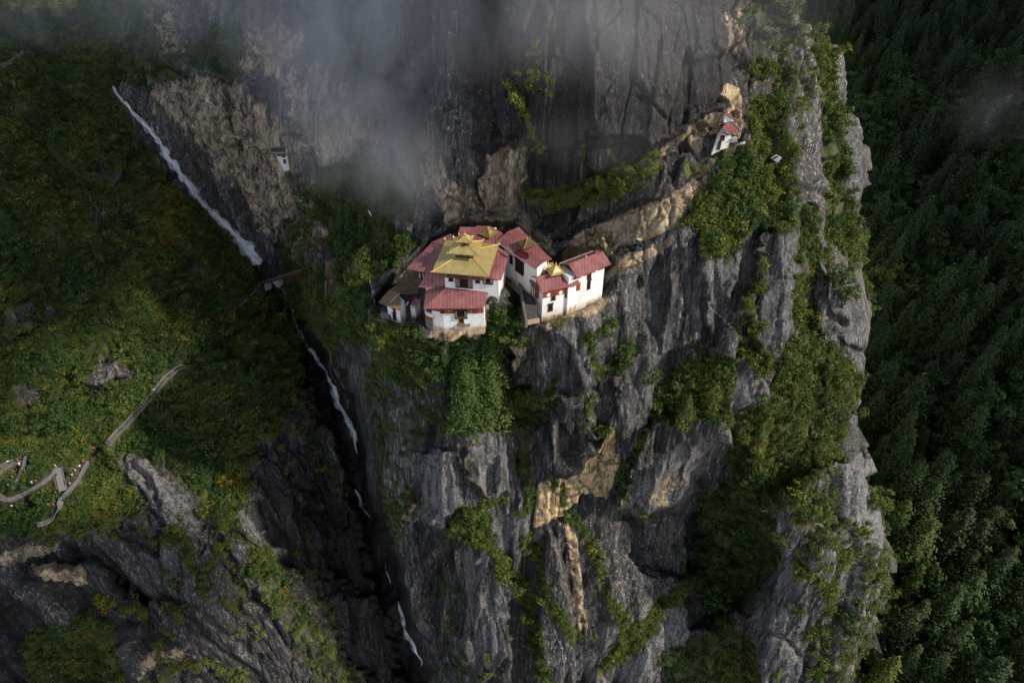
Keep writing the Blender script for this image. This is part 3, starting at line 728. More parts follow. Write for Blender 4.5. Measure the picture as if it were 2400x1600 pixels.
class MB:
    """collects polygons in world coordinates and links them as one mesh"""
    def __init__(s): s.v, s.f, s.m = [], [], []
    def poly(s, pts, mi=0):
        k = len(s.v); s.v += [tuple(p) for p in pts]; s.f.append(list(range(k, k + len(pts)))); s.m.append(mi)
    def slab(s, pts, th=.18, mi=0, down=Vector((0, 0, -1))):
        pts = [Vector(p) for p in pts]
        a = sum((pts[i].cross(pts[(i + 1) % len(pts)]) for i in range(len(pts))), Vector())
        if a.dot(down) > 0: pts.reverse()
        k = len(s.v); n = len(pts)
        s.v += [tuple(p) for p in pts] + [tuple(p + down * th) for p in pts]
        s.f.append(list(range(k, k + n))); s.f.append(list(range(k + 2 * n - 1, k + n - 1, -1)))
        s.f += [[k + i, k + n + i, k + n + (i + 1) % n, k + (i + 1) % n] for i in range(n)]
        s.m += [mi] * (n + 2)
    def loft(s, A, B, mi=0, capA=False, capB=True):
        k = len(s.v); n = len(A); s.v += [tuple(p) for p in A] + [tuple(p) for p in B]
        s.f += [[k + i, k + (i + 1) % n, k + n + (i + 1) % n, k + n + i] for i in range(n)]; s.m += [mi] * n
        if capB: s.f.append([k + n + i for i in range(n)]); s.m.append(mi)
        if capA: s.f.append([k + i for i in reversed(range(n))]); s.m.append(mi)
    def box(s, c, u, v, w, hu, hv, hw, mi=0):
        c, u, v, w = Vector(c), Vector(u).normalized(), Vector(v).normalized(), Vector(w).normalized()
        q = lambda a, b, d: c + u * a * hu + v * b * hv + w * d * hw
        s.loft([q(-1, -1, -1), q(1, -1, -1), q(1, 1, -1), q(-1, 1, -1)], [q(-1, -1, 1), q(1, -1, 1), q(1, 1, 1), q(-1, 1, 1)], mi, True, True)
    def tube(s, pts, r, n=6, mi=0):
        pts = [Vector(p) for p in pts]
        rr = r if isinstance(r, (list, tuple)) else [r] * len(pts)
        rings = []
        for i, p in enumerate(pts):
            d = (pts[min(i + 1, len(pts) - 1)] - pts[max(i - 1, 0)]).normalized()
            a = d.cross(Vector((0, 0, 1)) if abs(d.z) < .95 else Vector((1, 0, 0))).normalized(); b = d.cross(a)
            rings.append([p + (a * math.cos(t) + b * math.sin(t)) * rr[i] for t in [2 * math.pi * j / n for j in range(n)]])
        for i in range(len(rings) - 1): s.loft(rings[i], rings[i + 1], mi, i == 0, i == len(rings) - 2)
    def lathe(s, c, prof, n=10, mi=0):
        c = Vector(c)
        rings = [[c + Vector((math.cos(t) * max(r, .01), math.sin(t) * max(r, .01), z)) for t in [2 * math.pi * j / n for j in range(n)]] for r, z in prof]
        for i in range(len(rings) - 1): s.loft(rings[i], rings[i + 1], mi, i == 0, i == len(rings) - 2)
    def build(s, name, mats, parent=None, stain=None, smooth=False):
        off = parent_loc(parent)
        me = bpy.data.meshes.new(name)
        me.from_pydata([tuple(Vector(v) - off) for v in s.v], [], s.f)
        for m in (mats if isinstance(mats, (list, tuple)) else [mats]): me.materials.append(m)
        me.polygons.foreach_set('material_index', s.m)
        if smooth: me.polygons.foreach_set('use_smooth', [True] * len(s.f))
        if stain is not None:
            add_attr(me, 'stain', [np.clip((stain[1] - v[2]) / (stain[1] - stain[0]), 0, 1) for v in s.v])
        bm = bmesh.new(); bm.from_mesh(me); bmesh.ops.recalc_face_normals(bm, faces=bm.faces); bm.to_mesh(me); bm.free()
        return put(bpy.data.objects.new(name, me), parent)

def parent_loc(o):
    p = Vector((0, 0, 0))
    while o is not None:
        p += o.location; o = o.parent
    return p

Z = at_z
def zs(z, *pp): return [at_z(a, b, z) for a, b in pp]

class Wall:
    """a facade: base line A-B seen from outside left to right"""
    def __init__(s, A, B):
        s.A, s.B = Vector((A[0], A[1], 0)), Vector((B[0], B[1], 0))
        s.u = (s.B - s.A).normalized(); s.n = Vector((s.u.y, -s.u.x, 0))
    def hit(s, px, py):
        d = (Vector(at(px, py, 100.0).tolist()) - EYE)
        return EYE + d * ((s.A - EYE).dot(s.n) / d.dot(s.n))

UPV = Vector((0, 0, 1))
def window(root, wall, px, py, w, h, cols='ddd', nrows=3, frame=WOOD, hood=True, sill=True, name='window', proud=.10, raw=None):
    """a timber window with its panes; cols: d dark pane, w white pane"""
    c = raw if raw is not None else wall.hit(px, py)
    u, n = wall.u, wall.n
    f = MB(); d = proud
    c = c + n * .02
    bw = min(.12, w * .09)
    f.box(c + n * d / 2 - u * (w / 2), u, n, UPV, bw / 2, d / 2 + .02, h / 2)
    f.box(c + n * d / 2 + u * (w / 2), u, n, UPV, bw / 2, d / 2 + .02, h / 2)
    f.box(c + n * d / 2 + UPV * (h / 2), u, n, UPV, w / 2 + bw / 2, d / 2 + .04, bw / 2)
    f.box(c + n * d / 2 - UPV * (h / 2), u, n, UPV, w / 2 + bw / 2, d / 2 + .04, bw / 2)
    k = len(cols); cw = w / k; rh = h / nrows
    for i in range(1, k): f.box(c + n * d / 2 + u * (-w / 2 + i * cw), u, n, UPV, bw * .35, d / 2, h / 2)
    for j in range(1, nrows): f.box(c + n * d / 2 + UPV * (-h / 2 + j * rh), u, n, UPV, w / 2, d / 2 - .004, bw * .35)
    if hood: f.box(c + n * (d / 2 + .08) + UPV * (h / 2 + .14), u, n, UPV, w / 2 + .18, d / 2 + .12, .05)
    if sill: f.box(c + n * (d / 2 + .05) - UPV * (h / 2 + .11), u, n, UPV, w / 2 + .12, d / 2 + .08, .05)
    fo = f.build(name, frame, root)
    p = MB()
    for i, ch in enumerate(cols):
        for j in range(nrows):
            p.box(c + n * (d * .3) + u * (-w / 2 + (i + .5) * cw) + UPV * (-h / 2 + (j + .5) * rh), u, n, UPV, cw / 2 - bw * .2, d * .22, rh / 2 - bw * .2, 1 if ch == 'w' else 0)
    p.build('panes', [DARK, PAPER], fo)
    return fo

def plan(pts, z): return [Vector((p[0], p[1], z)) for p in pts]

def wall_mesh(root, pts, z0, z1, mat=WHITE, batter=.03, name='wall', stain=1.6, nz=5):
    """battered masonry from a plan outline, base z0 to top z1"""
    c = sum((Vector((p[0], p[1])) for p in pts), Vector((0, 0))) / len(pts)
    m = MB()
    rings = []
    for k in range(nz + 1):
        z = z0 + (z1 - z0) * k / nz
        g = 1 + batter * (1 - k / nz)
        rings.append([Vector((c.x + (p[0] - c.x) * g, c.y + (p[1] - c.y) * g, z)) for p in pts])
    for k in range(nz): m.loft(rings[k], rings[k + 1], 0, False, k == nz - 1)
    return m.build(name, mat, root, stain=(z0 + .2 * (z1 - z0) - .01, z0 + .2 * (z1 - z0) + stain + .01))

def band_on(root, wall, a0, a1, z0, z1, mat=BAND, d=.05, name='painted_band'):
    m = MB(); L = (a0 + a1) / 2
    m.box(wall.A + wall.u * L + wall.n * d * .5 + UPV * ((z0 + z1) / 2), wall.u, wall.n, UPV, (a1 - a0) / 2, d, (z1 - z0) / 2)
    return m.build(name, mat, root)

def disc_on(root, wall, px, py, r, mat=None, d=.10):
    c = wall.hit(px, py) + wall.n * .05
    m = MB(); n = 14
    ring = [c + wall.n * d + wall.u * math.cos(t) * r + UPV * math.sin(t) * r * 1.05 for t in [2 * math.pi * i / n for i in range(n)]]
    m.loft([p - wall.n * d for p in ring], ring, 0, True, True)
    return m.build('medallion', mat or PAPER, root)

def hip_roof(root, C, e1, e2, w, dp, z0, w1, d1, z1, mat=GOLD, th=.14, flare=0.0, name='golden_roof', caps=True, orn=.55, capr=.085):
    """four-sided roof between an eave rectangle and a smaller top rectangle, with ridge caps and upturned corner ornaments"""
    C = Vector((C[0], C[1], 0)); e1, e2 = Vector((*e1, 0)), Vector((*e2, 0))
    K = 6
    def ring(k, low=0.0):
        t = k / K
        s = t - flare * math.sin(math.pi * t) * .5
        a = w / 2 * (1 - t) + w1 / 2 * t; b = dp / 2 * (1 - t) + d1 / 2 * t; z = z0 + (z1 - z0) * s - low
        return [C + e1 * x * a + e2 * y * b + UPV * z for x, y in ((-1, -1), (1, -1), (1, 1), (-1, 1))]
    m = MB()
    R = [ring(k) for k in range(K + 1)]; L = [ring(k, th) for k in range(K + 1)]
    for k in range(K):
        m.loft(R[k], R[k + 1], 0, False, k == K - 1)
        m.loft(L[k + 1], L[k], 0, False, False)
    m.loft(L[0], R[0], 0, False, False)
    ro = m.build(name, mat, root)
    if caps:
        for i in range(4):
            h = MB(); pts = [r[i] + UPV * .05 for r in R]
            d = (pts[0] - pts[1]).normalized(); dh = Vector((d.x, d.y, 0)).normalized()
            tail = [pts[0] + dh * orn * .55 + UPV * orn * 1.1, pts[0] + dh * orn * .62 + UPV * orn * .55, pts[0] + dh * orn * .40 + UPV * orn * .08]
            h.tube(tail + pts, [.03, .07, capr] + [capr] * len(pts), 6)
            h.build('ridge_cap', GOLD2, ro)
    return ro

def finial(root, c, s=1.0, name='finial'):
    m = MB()
    m.lathe(c, [(.30 * s, 0), (.34 * s, .12 * s), (.16 * s, .22 * s), (.26 * s, .42 * s), (.30 * s, .62 * s), (.14 * s, .82 * s), (.09 * s, .95 * s), (.14 * s, 1.08 * s), (.05 * s, 1.3 * s), (.02, 1.75 * s)], 10)
    return m.build(name, GOLD2, root, smooth=True)

def drum(root, C, e1, e2, w, dp, z0, z1, n=4, name='lantern'):
    """the timber storey between two roof tiers, with framed openings"""
    C = Vector((C[0], C[1], 0)); e1, e2 = Vector((*e1, 0)), Vector((*e2, 0))
    m = MB(); m.box(C + UPV * (z0 + z1) / 2, e1, e2, UPV, w / 2, dp / 2, (z1 - z0) / 2, 0)
    for (u, v, hw, hd) in ((e1, -e2, w, dp), (e2, e1, dp, w), (-e2, -e1, dp, w)):
        for k in range(n):
            c = C + v * (hd / 2 + .03) + u * ((k + .5) / n - .5) * hw + UPV * (z0 * .45 + z1 * .55)
            m.box(c, u, v, UPV, hw / n * .36, .03, (z1 - z0) * .26, 1 if k % 2 == 0 else 2)
        m.box(C + v * (hd / 2 + .06) + UPV * (z1 - .06), u, v, UPV, hw / 2 + .1, .08, .07, 1)
        m.box(C + v * (hd / 2 + .05) + UPV * (z0 + .08), u, v, UPV, hw / 2 + .06, .06, .06, 0)
    return m.build(name, [WOOD, OCHREW, DARK], root)

def gable_roof(root, F0, e1, e2, L, rise, half, th=.16, mat=RED, name='roof', back=None, ridge_cap=True):
    """two slopes; F0 is the left end of the front eave"""
    F0 = Vector(F0); e1, e2 = Vector((*e1, 0)), Vector((*e2, 0)); back = half if back is None else back
    a, b = F0, F0 + e1 * L
    r0, r1 = a + e2 * half + UPV * rise, b + e2 * half + UPV * rise
    k0, k1 = a + e2 * (half + back), b + e2 * (half + back)
    m = MB(); m.slab([a, b, r1, r0], th); m.slab([r0 + UPV * .004, r1 + UPV * .004, k1, k0], th)
    ro = m.build(name, mat, root)
    if ridge_cap:
        h = MB(); h.tube([r0 + UPV * .03, r1 + UPV * .03], .09, 6); h.build('ridge_cap', mat, ro)
    ins = e1 * .5
    for p, q, r in ((a, k0, r0),):
        gb = MB()
        gb.slab([p + ins + e2 * .7 - UPV * th, q + ins - e2 * .7 - UPV * th, r + ins - UPV * (th + .1)], .12, 0, e1)
        gb.build('gable_board', WOOD, root); gb = MB()
        gb.slab([p + e1 * (L) - ins + e2 * .7 - UPV * th, q + e1 * L - ins - e2 * .7 - UPV * th, r + e1 * L - ins - UPV * (th + .1)], .12, 0, -e1)
        gb.build('gable_board', WOOD, root)
    return ro

def axes(deg):
    a = math.radians(deg)
    return Vector((math.cos(a), math.sin(a))), Vector((-math.sin(a), math.cos(a)))
# ------------------------------------------------------------------ the gold-roofed temple
E1, E2 = axes(-8.5)
TC = Vector((-9.17, 116.26))
pl = lambda a, b: (TC.x + a * E1.x + b * E2.x, TC.y + a * E1.y + b * E2.y)
temple = thing('golden_temple', 'white temple under a three-tiered golden roof with red roofs around it', 'temple', (TC.x, TC.y, 0))
wall_mesh(temple, [pl(-3.5, -4.6), pl(5.2, -4.6), pl(5.2, 5), pl(-3.5, 5)], -3, 5.0, batter=.0, stain=.0)
wall_mesh(temple, [pl(5.0, -4.603), pl(7.3, -4.603), pl(7.3, 4), pl(5.0, 4)], -1.2, 4.2, batter=.0, stain=.8, name='side_wall')
wall_mesh(temple, [pl(-8.0, -3.3), pl(-3.4, -3.3), pl(-3.4, 7), pl(-8.0, 7)], -7, 3.0, batter=.02, stain=.6)
m = MB()
m.slab([Z(953, 629, 3.4), Z(1000, 639, 4.3), Z(1043, 641, 4.9), Z(1062, 578, 5.2), Z(1013, 567, 3.7)])
m.build('left_roof', RED, temple)
m = MB()
m.slab([Z(1011, 567.5, 3.95), Z(1062, 577, 5.4), Z(1075, 556, 5.5), Z(1055, 548, 4.2)])
m.build('rear_left_roof', RED, temple)
m = MB()
m.slab([Z(981, 671.8, 1.5), Z(1004.9, 673.3, 1.6), Z(1043.5, 668, 2.0), Z(1042, 640, 4.2), Z(1000.5, 638.5, 3.9)])
m.build('lower_left_roof', RED, temple)
m = MB()
m.slab([Z(1100, 646, 5.35), Z(1152, 652, 4.9), Z(1175, 655.7, 4.3), Z(1192, 600, 4.3), Z(1165, 590, 5.0), Z(1120, 585, 5.4)])
m.build('right_roof', RED, temple)
m = MB()
m.slab([Z(1164, 586, 5.2), Z(1189.5, 601.5, 4.6), Z(1191.5, 594, 4.7), Z(1166, 577, 5.3)]); m.build('rear_right_roof', RED, temple)
hip_roof(temple, TC, E1, E2, 11.2, 12.0, 5.9, 3.7, 3.7, 6.95, name='golden_roof', orn=.6, capr=.10)
drum(temple, TC, E1, E2, 3.5, 3.4, 6.8, 8.7, 5)
hip_roof(temple, TC, E1, E2, 5.9, 5.7, 8.45, 1.7, 1.7, 9.15, name='golden_roof', orn=.5, capr=.08)
drum(temple, TC, E1, E2, 1.55, 1.5, 9.0, 10.35, 3)
hip_roof(temple, TC, E1, E2, 2.9, 2.6, 10.25, .5, .5, 11.1, name='golden_roof', orn=.45, flare=.5, capr=.06)
finial(temple, (TC.x, TC.y, 11.05), .62)
fw = Wall(pl(-3.5, -4.6), pl(7.6, -4.6))
m = MB(); m.box(fw.A + fw.u * 3.6 + fw.n * .45 + UPV * 4.78, fw.u, fw.n - UPV * .25, UPV, 3.1, .5, .05); m.build('awning_roof', RED, temple)
band_on(temple, fw, .0, 9.0, 3.9, 4.75, OCHREW, .06)
window(temple, fw, 1056.7, 652, .8, 1.0, 'dd', 3, hood=False)
window(temple, fw, 1087.8, 661.5, 3.3, 2.0, 'wwddddww', 5, hood=False, proud=.28)
window(temple, fw, 1119.3, 656, .8, 1.1, 'dd', 3, hood=False)
window(temple, fw, 1144.3, 656.5, 1.8, 1.35, 'wddw', 3, hood=False, proud=.2)
disc_on(temple, fw, 1046.5, 644.5, .28, GOLD2)
lw = Wall((-17.15 + .3, 114.62 + .5), pl(-3.5, -3.3))
window(temple, Wall(pl(-8.0, -3.3), pl(-3.4, -3.3)), 988, 645.5, 1.0, 1.2, 'wdw', 3)

# ------------------------------------------------------------------ the lower hall in front of it
hall = thing('lower_hall', 'red-roofed white hall on the cliff edge just below the golden temple', 'temple', (-11.5, 111, -6))
fr = [(-16.2, 110.3), (-13.9, 109.75), (-5.7, 110.0), (-5.2, 114.5), (-14.5, 115.5), (-16.4, 113.8)]
wall_mesh(hall, fr, -8.6, -1.2, batter=.015, stain=.7)
m = MB()
FL, FR, TR, TL, BL = Z(992.4, 722.5, -1), Z(1133, 721.5, -1), Z(1146, 678, 1.6), Z(1052, 669.5, 1.7), Z(999, 674.5, -.4)
m.slab([FL, FR, TR, TL]); m.slab([FL + UPV * .003, TL + UPV * .003, BL]); m.slab([TL, TR, TR + Vector((0, 1.5, .1)), TL + Vector((0, 1.5, .1))])
ro = m.build('roof', RED, hall)
m = MB(); m.tube([FL + UPV * .03, TL + UPV * .03], .07); m.build('ridge_cap', RED, ro)
hw = Wall((-13.9, 109.75), (-5.7, 110.0)); hl = Wall((-16.2, 110.3), (-13.9, 109.75))
band_on(hall, hw, 0, 8.2, hw.hit(1045, 734.5).z, -1.35); band_on(hall, hl, 0, 2.3, hl.hit(1030, 730).z, -1.4)
window(hall, hw, 1080.4, 735, 2.4, 1.7, 'wdddw', 3, proud=.3)
window(hall, hw, 1081.5, 749.5, .95, 1.35, 'dd', 2, proud=.14, frame=OCHREW)
window(hall, hl, 1036, 727, .6, 1.0, 'd', 2, hood=False); window(hall, hw, 1114, 726.5, .75, 1.0, 'dd', 2, hood=False)
for x in (1053, 1096, 1104): disc_on(hall, hw, x, 728, .26, GOLD2, .08)
m = MB(); m.box(hw.hit(1086.5, 759.5) + hw.n * .3, hw.u, hw.n, UPV, 1.35, .45, .12); m.build('ledge', STONE, hall)
m = MB(); arc = []
for k in range(9):
    t = math.radians(95 + k * 21)
    arc.append(Vector((-15.9 + 1.75 * math.cos(t), 111.6 + 1.7 * math.sin(t), 0)))
for a, b in zip(arc[:-1], arc[1:]):
    c = (a + b) / 2; u = (b - a).normalized(); n_ = Vector((u.y, -u.x, 0))
    m.box(c - UPV * 3.75, u, n_, UPV, (b - a).length / 2 + .03, .16, .40, 0); m.box(c - UPV * 4.55, u, n_, UPV, (b - a).length / 2 + .05, .2, .40, 1); m.box(c - UPV * 6.4, u, n_, UPV, (b - a).length / 2 + .05, .24, 1.45, 2)
m.poly([p - UPV * 4.05 for p in arc] , 3)
m.build('balcony', [WHITE, BAND, STONE, OCHREW], hall)
m = MB()
for k in (2, 4, 6): m.tube([arc[k] - UPV * 3.4, arc[k] - UPV * 1.3], .09)
m.build('balcony_posts', WOOD, hall)

# ------------------------------------------------------------------ left out-house under brown sheets, and its small shed
bh = thing('brown_roofed_house', 'long low house with a rusty brown roof left of the golden temple', 'house', (-24, 117, -9))
m = MB(); A, B, Cc, D, E = Z(886.7, 707.9, -5), Z(938.8, 727, -5.2), Z(980, 686, -4.2), Z(980.9, 631, -2.6), Z(912, 679.6, -3.8)
mid = Z(936, 687, -3.9)
m.slab([A, B, mid, E]); ro = m.build('roof', BROWNR, bh)
m = MB(); m.slab([E + UPV * .05, mid + UPV * .05, B * .03 + mid * .97, Cc, D]); m.build('upper_roof', flat_mat('old_brown_sheet', (.13, .085, .05), .85, 0, .4, .8, .3), bh)
m = MB(); m.slab([Z(911, 711, -4.93), Z(913.5, 712, -4.93), Z(937, 687.6, -3.75), Z(935, 687, -3.75)], .08); m.build('roof_strip', TIN, ro)
for q in ([(950, 714), (955, 705.5), (959, 707), (954, 716)], [(945, 721), (948, 715), (952, 717), (949, 723)], [(921, 703), (927, 700), (930, 704), (926, 707)]):
    m = MB(); m.slab([Z(a, b, -4.80) for a, b in q], .06); m.build('roof_patch', TIN, ro)
q0, q1 = at_z(908, 722, -7), at_z(937, 735, -7)
wall_mesh(bh, [(q0.x, q0.y), (q1.x, q1.y), (q1.x + .8, q1.y + 2.5), (q1.x - 1.2, q1.y + 5), (q0.x + 1, q0.y + 5)], -11.5, -5.35, batter=.01, stain=1.2)
bw = Wall((q0.x, q0.y), (q1.x, q1.y))
window(bh, bw, 924.8, 729, .7, 1.1, 'd', 2, frame=BAND); window(bh, bw, 925, 741, .85, 1.5, 'd', 1, frame=WOOD, name='door')
m = MB(); c = Z(905, 742, -9.3); m.box(c, Vector((1, -.5, 0)), Vector((.5, 1, 0)), UPV, 1.2, .3, .9); m.build('side_wall', STONE, bh)
sh = thing('small_shed', 'tiny shed with a red roof between brown house and temple hall', 'shed', (-21.5, 112.5, -8.5))
m = MB(); m.slab([Z(960, 717.5, -6.3), Z(974, 721.5, -6.3), Z(986, 703, -5.6), Z(972, 698.5, -5.6)], .12); m.build('roof', RED, sh)
q = [at_z(962, 720, -6.6), at_z(973, 723, -6.6), at_z(984, 706, -6.6), at_z(974, 702, -6.6)]
wall_mesh(sh, [(p.x, p.y) for p in q], -9.5, -6.2, stain=.6)

# ------------------------------------------------------------------ building at the foot of the rock wall behind
rb = thing('rear_temple', 'dark red roofed building behind the golden temple with one small gilded cupola', 'temple', (-6.5, 129, 0))
m = MB(); m.slab([Z(1060, 562, 4.6), Z(1128, 585, 4.8), Z(1190, 572, 4.6), Z(1192, 560, 4.8), Z(1176, 545, 4.6), Z(1150, 530, 5.0), Z(1118, 529, 4.8), Z(1102, 545, 4.7)])
m.build('roof', RED, rb)
m = MB(); m.slab([Z(1073, 551, 5.4), Z(1101, 551.5, 5.6), Z(1117, 533, 5.7), Z(1078, 531, 5.5)]); m.build('upper_roof', RED, rb)
wall_mesh(rb, [(-12.5, 126), (-4, 124.5), (-3.4, 131), (-10.5, 129)], -6, 4.3, batter=0)
RE1, RE2 = axes(-38)
rc = (-5.0, 127.0)
drum(rb, rc, RE1, RE2, 1.4, 1.4, 4.6, 5.3, 3)
hip_roof(rb, rc, RE1, RE2, 3.0, 3.0, 5.2, .45, .45, 6.2, name='golden_roof', orn=.35, flare=.4, capr=.05, mat=flat_mat('dark_gilt', (.25, .18, .06), .5, .3, .3, 2))  # darker gilt than the other golden roofs
finial(rb, (rc[0], rc[1], 6.15), .5)

# ------------------------------------------------------------------ the temple against the rock at the right
bt = thing('rock_side_temple', 'long red-roofed temple against the rock with a dark patch and open gilded cupola', 'temple', (2.5, 121.5, 0))
P0, P1, P2, P3 = Z(1162.4, 565.7, 5), Z(1253.6, 631, 5), Z(1293, 606.5, 5.1), Z(1216, 531.5, 5.6)
r0, r1 = (P0 + P3) / 2 + UPV * .55, (P1 + P2) / 2 + UPV * .55
m = MB(); m.slab([P0, P1, r1, r0]); m.slab([r0 + UPV * .003, r1 + UPV * .003, P2, P3]); ro = m.build('roof', RED, bt)
m = MB(); m.tube([P0 + UPV * -.05, P1 + UPV * -.05], .10); m.tube([P0, P0 - UPV * 2.0], .06); m.tube([P1, P1 - UPV * 1.2], .06); m.build('gutter', GREYW, bt)
du = (P1 - P0).normalized(); dn = Vector((du.y, -du.x, 0))
wa, wb = P0 + du * 1.0 - dn * 1.3, P1 - du * .9 - dn * 1.3
wall_mesh(bt, [(wa.x, wa.y), (wb.x, wb.y), (P2.x - .9, P2.y + .5), (P3.x + .3, P3.y - .8)], -5.5, 4.9, batter=0, stain=.5)
rw = Wall((wa.x, wa.y), (wb.x, wb.y))
window(bt, rw, 1219.0, 623, 2.6, 3.0, 'dddd', 3, hood=True, proud=.25)
window(bt, rw, 1198.5, 606.5, .9, 1.9, 'd', 2, hood=False)
m = MB(); m.slab([Z(1238, 628, 1.8), Z(1243, 640, 1.6), Z(1256, 636, 2.0), Z(1249, 622, 2.2)], .12); m.build('porch_roof', RED, bt)
# one darker red patch on the near slope
def on_roof(px, py):
    n = (P1 - P0).cross(r0 - P0).normalized(); d = Vector(at(px, py, 100.0).tolist()) - EYE
    return EYE + d * ((P0 - EYE).dot(n) / d.dot(n)) + n * (.03 if n.z > 0 else -.03)
m = MB(); m.poly([on_roof(*q) for q in ((1205, 596), (1209, 588.5), (1216, 586), (1226, 588.5), (1236, 592), (1239, 597), (1240, 605), (1233, 608), (1222, 605), (1211, 601))]); m.build('dark_patch', DARKRED, ro)
BE1, BE2 = axes(28)
bc = (3.1, 120.9)
m = MB()
C3 = Vector((bc[0], bc[1], 0)); b1, b2 = Vector((*BE1, 0)), Vector((*BE2, 0))
for sx in (-1, 1):
    for sy in (-1, 1):
        m.tube([C3 + b1 * sx * .75 + b2 * sy * .75 + UPV * 5.4, C3 + b1 * sx * .75 + b2 * sy * .75 + UPV * 6.6], .09)
for sx in (-1, 1):
    m.box(C3 + b2 * sx * .75 + UPV * 6.0, b1, b2, UPV, .8, .05, .28); m.box(C3 + b1 * sx * .75 + UPV * 6.0, b2, b1, UPV, .8, .05, .28)
m.build('lantern', OCHREW, bt)
hip_roof(bt, bc, BE1, BE2, 3.3, 3.3, 6.5, .3, .3, 7.35, name='cupola_roof', orn=.3, flare=.2, capr=.06, mat=flat_mat('bare_cupola_boards', (.12, .075, .035), .7, 0, .4, 2))
finial(bt, (bc[0], bc[1], 7.3), .45)

# ------------------------------------------------------------------ the sunlit pair of houses on the right-hand brink
LE1, LE2 = axes(20.8)
lh = thing('cliff_edge_house', 'sunlit white house on the brink with red band, white discs and a gilded cupola', 'house', (9.5, 114.5, -6))
F0 = Vector((5.89, 111.12, 1.0))
gable_roof(lh, F0, LE1, LE2, 8.45, 1.6, 3.2, back=3.3)
o3 = lambda a, b, z=0: Vector((F0.x + a * LE1.x + b * LE2.x, F0.y + a * LE1.y + b * LE2.y, z))
wall_mesh(lh, [o3(.75, 1.0), o3(10.5, 1.0), o3(10.5, 5.8), o3(.75, 5.8)], -8.5, .8, batter=.035, stain=1.6)
lw_ = Wall(o3(.72, .96), o3(9.6, .96))
band_on(lh, lw_, .0, 8.3, lw_.hit(1279, 697.5).z, .70)
for x, y in ((1285.2, 690.3), (1313.5, 684.3), (1344.3, 673.8)): disc_on(lh, lw_, x, y, .40, WHITE)
window(lh, lw_, 1297.2, 693.5, .85, 1.7, 'dd', 4, hood=False); window(lh, lw_, 1330.5, 684.5, 1.15, 1.9, 'ddd', 3, hood=True)
window(lh, lw_, 1290.0, 719.5, .95, 1.6, 'dd', 3); window(lh, lw_, 1331.5, 699.5, .5, .8, 'd', 1, hood=False, frame=OCHREW)
le = Wall(o3(.75, 5.8), o3(.75, 1.0))
window(lh, le, 0, 0, 1.3, 2.6, 'dd', 4, raw=le.A + le.u * 2.2 - UPV * 1.1, name='wooden_bay', proud=.35, frame=OCHREW)
m = MB(); m.slab([Z(1239.5, 656, .5), Z(1254.8, 684.2, .2), Z(1265, 680, .3), Z(1256.5, 655, .9)], .12); m.build('side_roof', RED, lh)
m = MB(); 
for t in (.15, .5, .85):
    p = Z(1240, 657, .4).lerp(Z(1255.5, 683, .1), t); m.tube([p + Vector((.25, .1, -.1)), p + Vector((.25, .1, -4))], .09)
m.build('side_posts', WOOD, lh)
cc = o3(4.35, 3.2)
drum(lh, cc, LE1, LE2, 1.35, 1.3, 2.4, 3.35, 3)
hip_roof(lh, cc, LE1, LE2, 3.1, 3.0, 3.25, .45, .45, 4.5, name='golden_roof', orn=.45, flare=.5, capr=.06)
finial(lh, (cc.x, cc.y, 4.45), .55)
uh = thing('upper_cliff_house', 'sunlit white house with the higher red roof at far right of the monastery', 'house', (17, 117, -5))
UE1, UE2 = axes(33.3)
G0 = Vector((12.99, 113.55, 3.0))
gable_roof(uh, G0, UE1, UE2, 8.9, 1.5, 2.9, back=3.1)
u3 = lambda a, b, z=0: Vector((G0.x + a * UE1.x + b * UE2.x, G0.y + a * UE1.y + b * UE2.y, z))
wall_mesh(uh, [u3(-1.2, 1.0), u3(8.0, 1.0), u3(8.0, 5.2), u3(-1.2, 5.2)], -8.0, 2.8, batter=.02, stain=2.4)
uw = Wall(u3(.0, .97), u3(8.0, .97))
band_on(uh, uw, .0, 8.0, uw.hit(1360, 650.5).z, 2.7)
for x, y in ((1363.8, 645.6), (1397.0, 633.6)): disc_on(uh, uw, x, y, .30, WHITE)
window(uh, uw, 1380.8, 645.3, .95, 1.6, 'dd', 3, hood=False); window(uh, uw, 1379.5, 666.5, .85, 2.0, 'd', 3)
finial(uh, u3(4.4, 2.9, 4.5), .55)
m = MB(); m.tube([u3(0, 6.0, 3.0), u3(8.9, 6.0, 3.0)], .09); m.build('gutter', GREYW, uh)
m = MB(); m.slab([Z(1387, 590, 4.7), Z(1394, 586, 5.6), Z(1402, 585.5, 5.6), Z(1409, 592, 4.7), Z(1398, 596, 4.5)], .12); m.build('skylight_roof', RED, uh)
kz = thing('gilded_shrine', 'low shrine with a small gilded roof behind the lower cliff house', 'shrine', (7.2, 119, 0))
sc_ = Z(1284, 623, 2.3)
hip_roof(kz, (sc_.x, sc_.y), LE1, LE2, 3.4, 2.6, 1.9, .5, .4, 2.8, name='golden_roof', orn=.3, capr=.05)
finial(kz, (sc_.x, sc_.y, 2.8), .5)
wall_mesh(kz, [(sc_.x - 1, sc_.y - .8), (sc_.x + 1, sc_.y - .8), (sc_.x + 1, sc_.y + .8), (sc_.x - 1, sc_.y + .8)], -4, 1.9, batter=0)

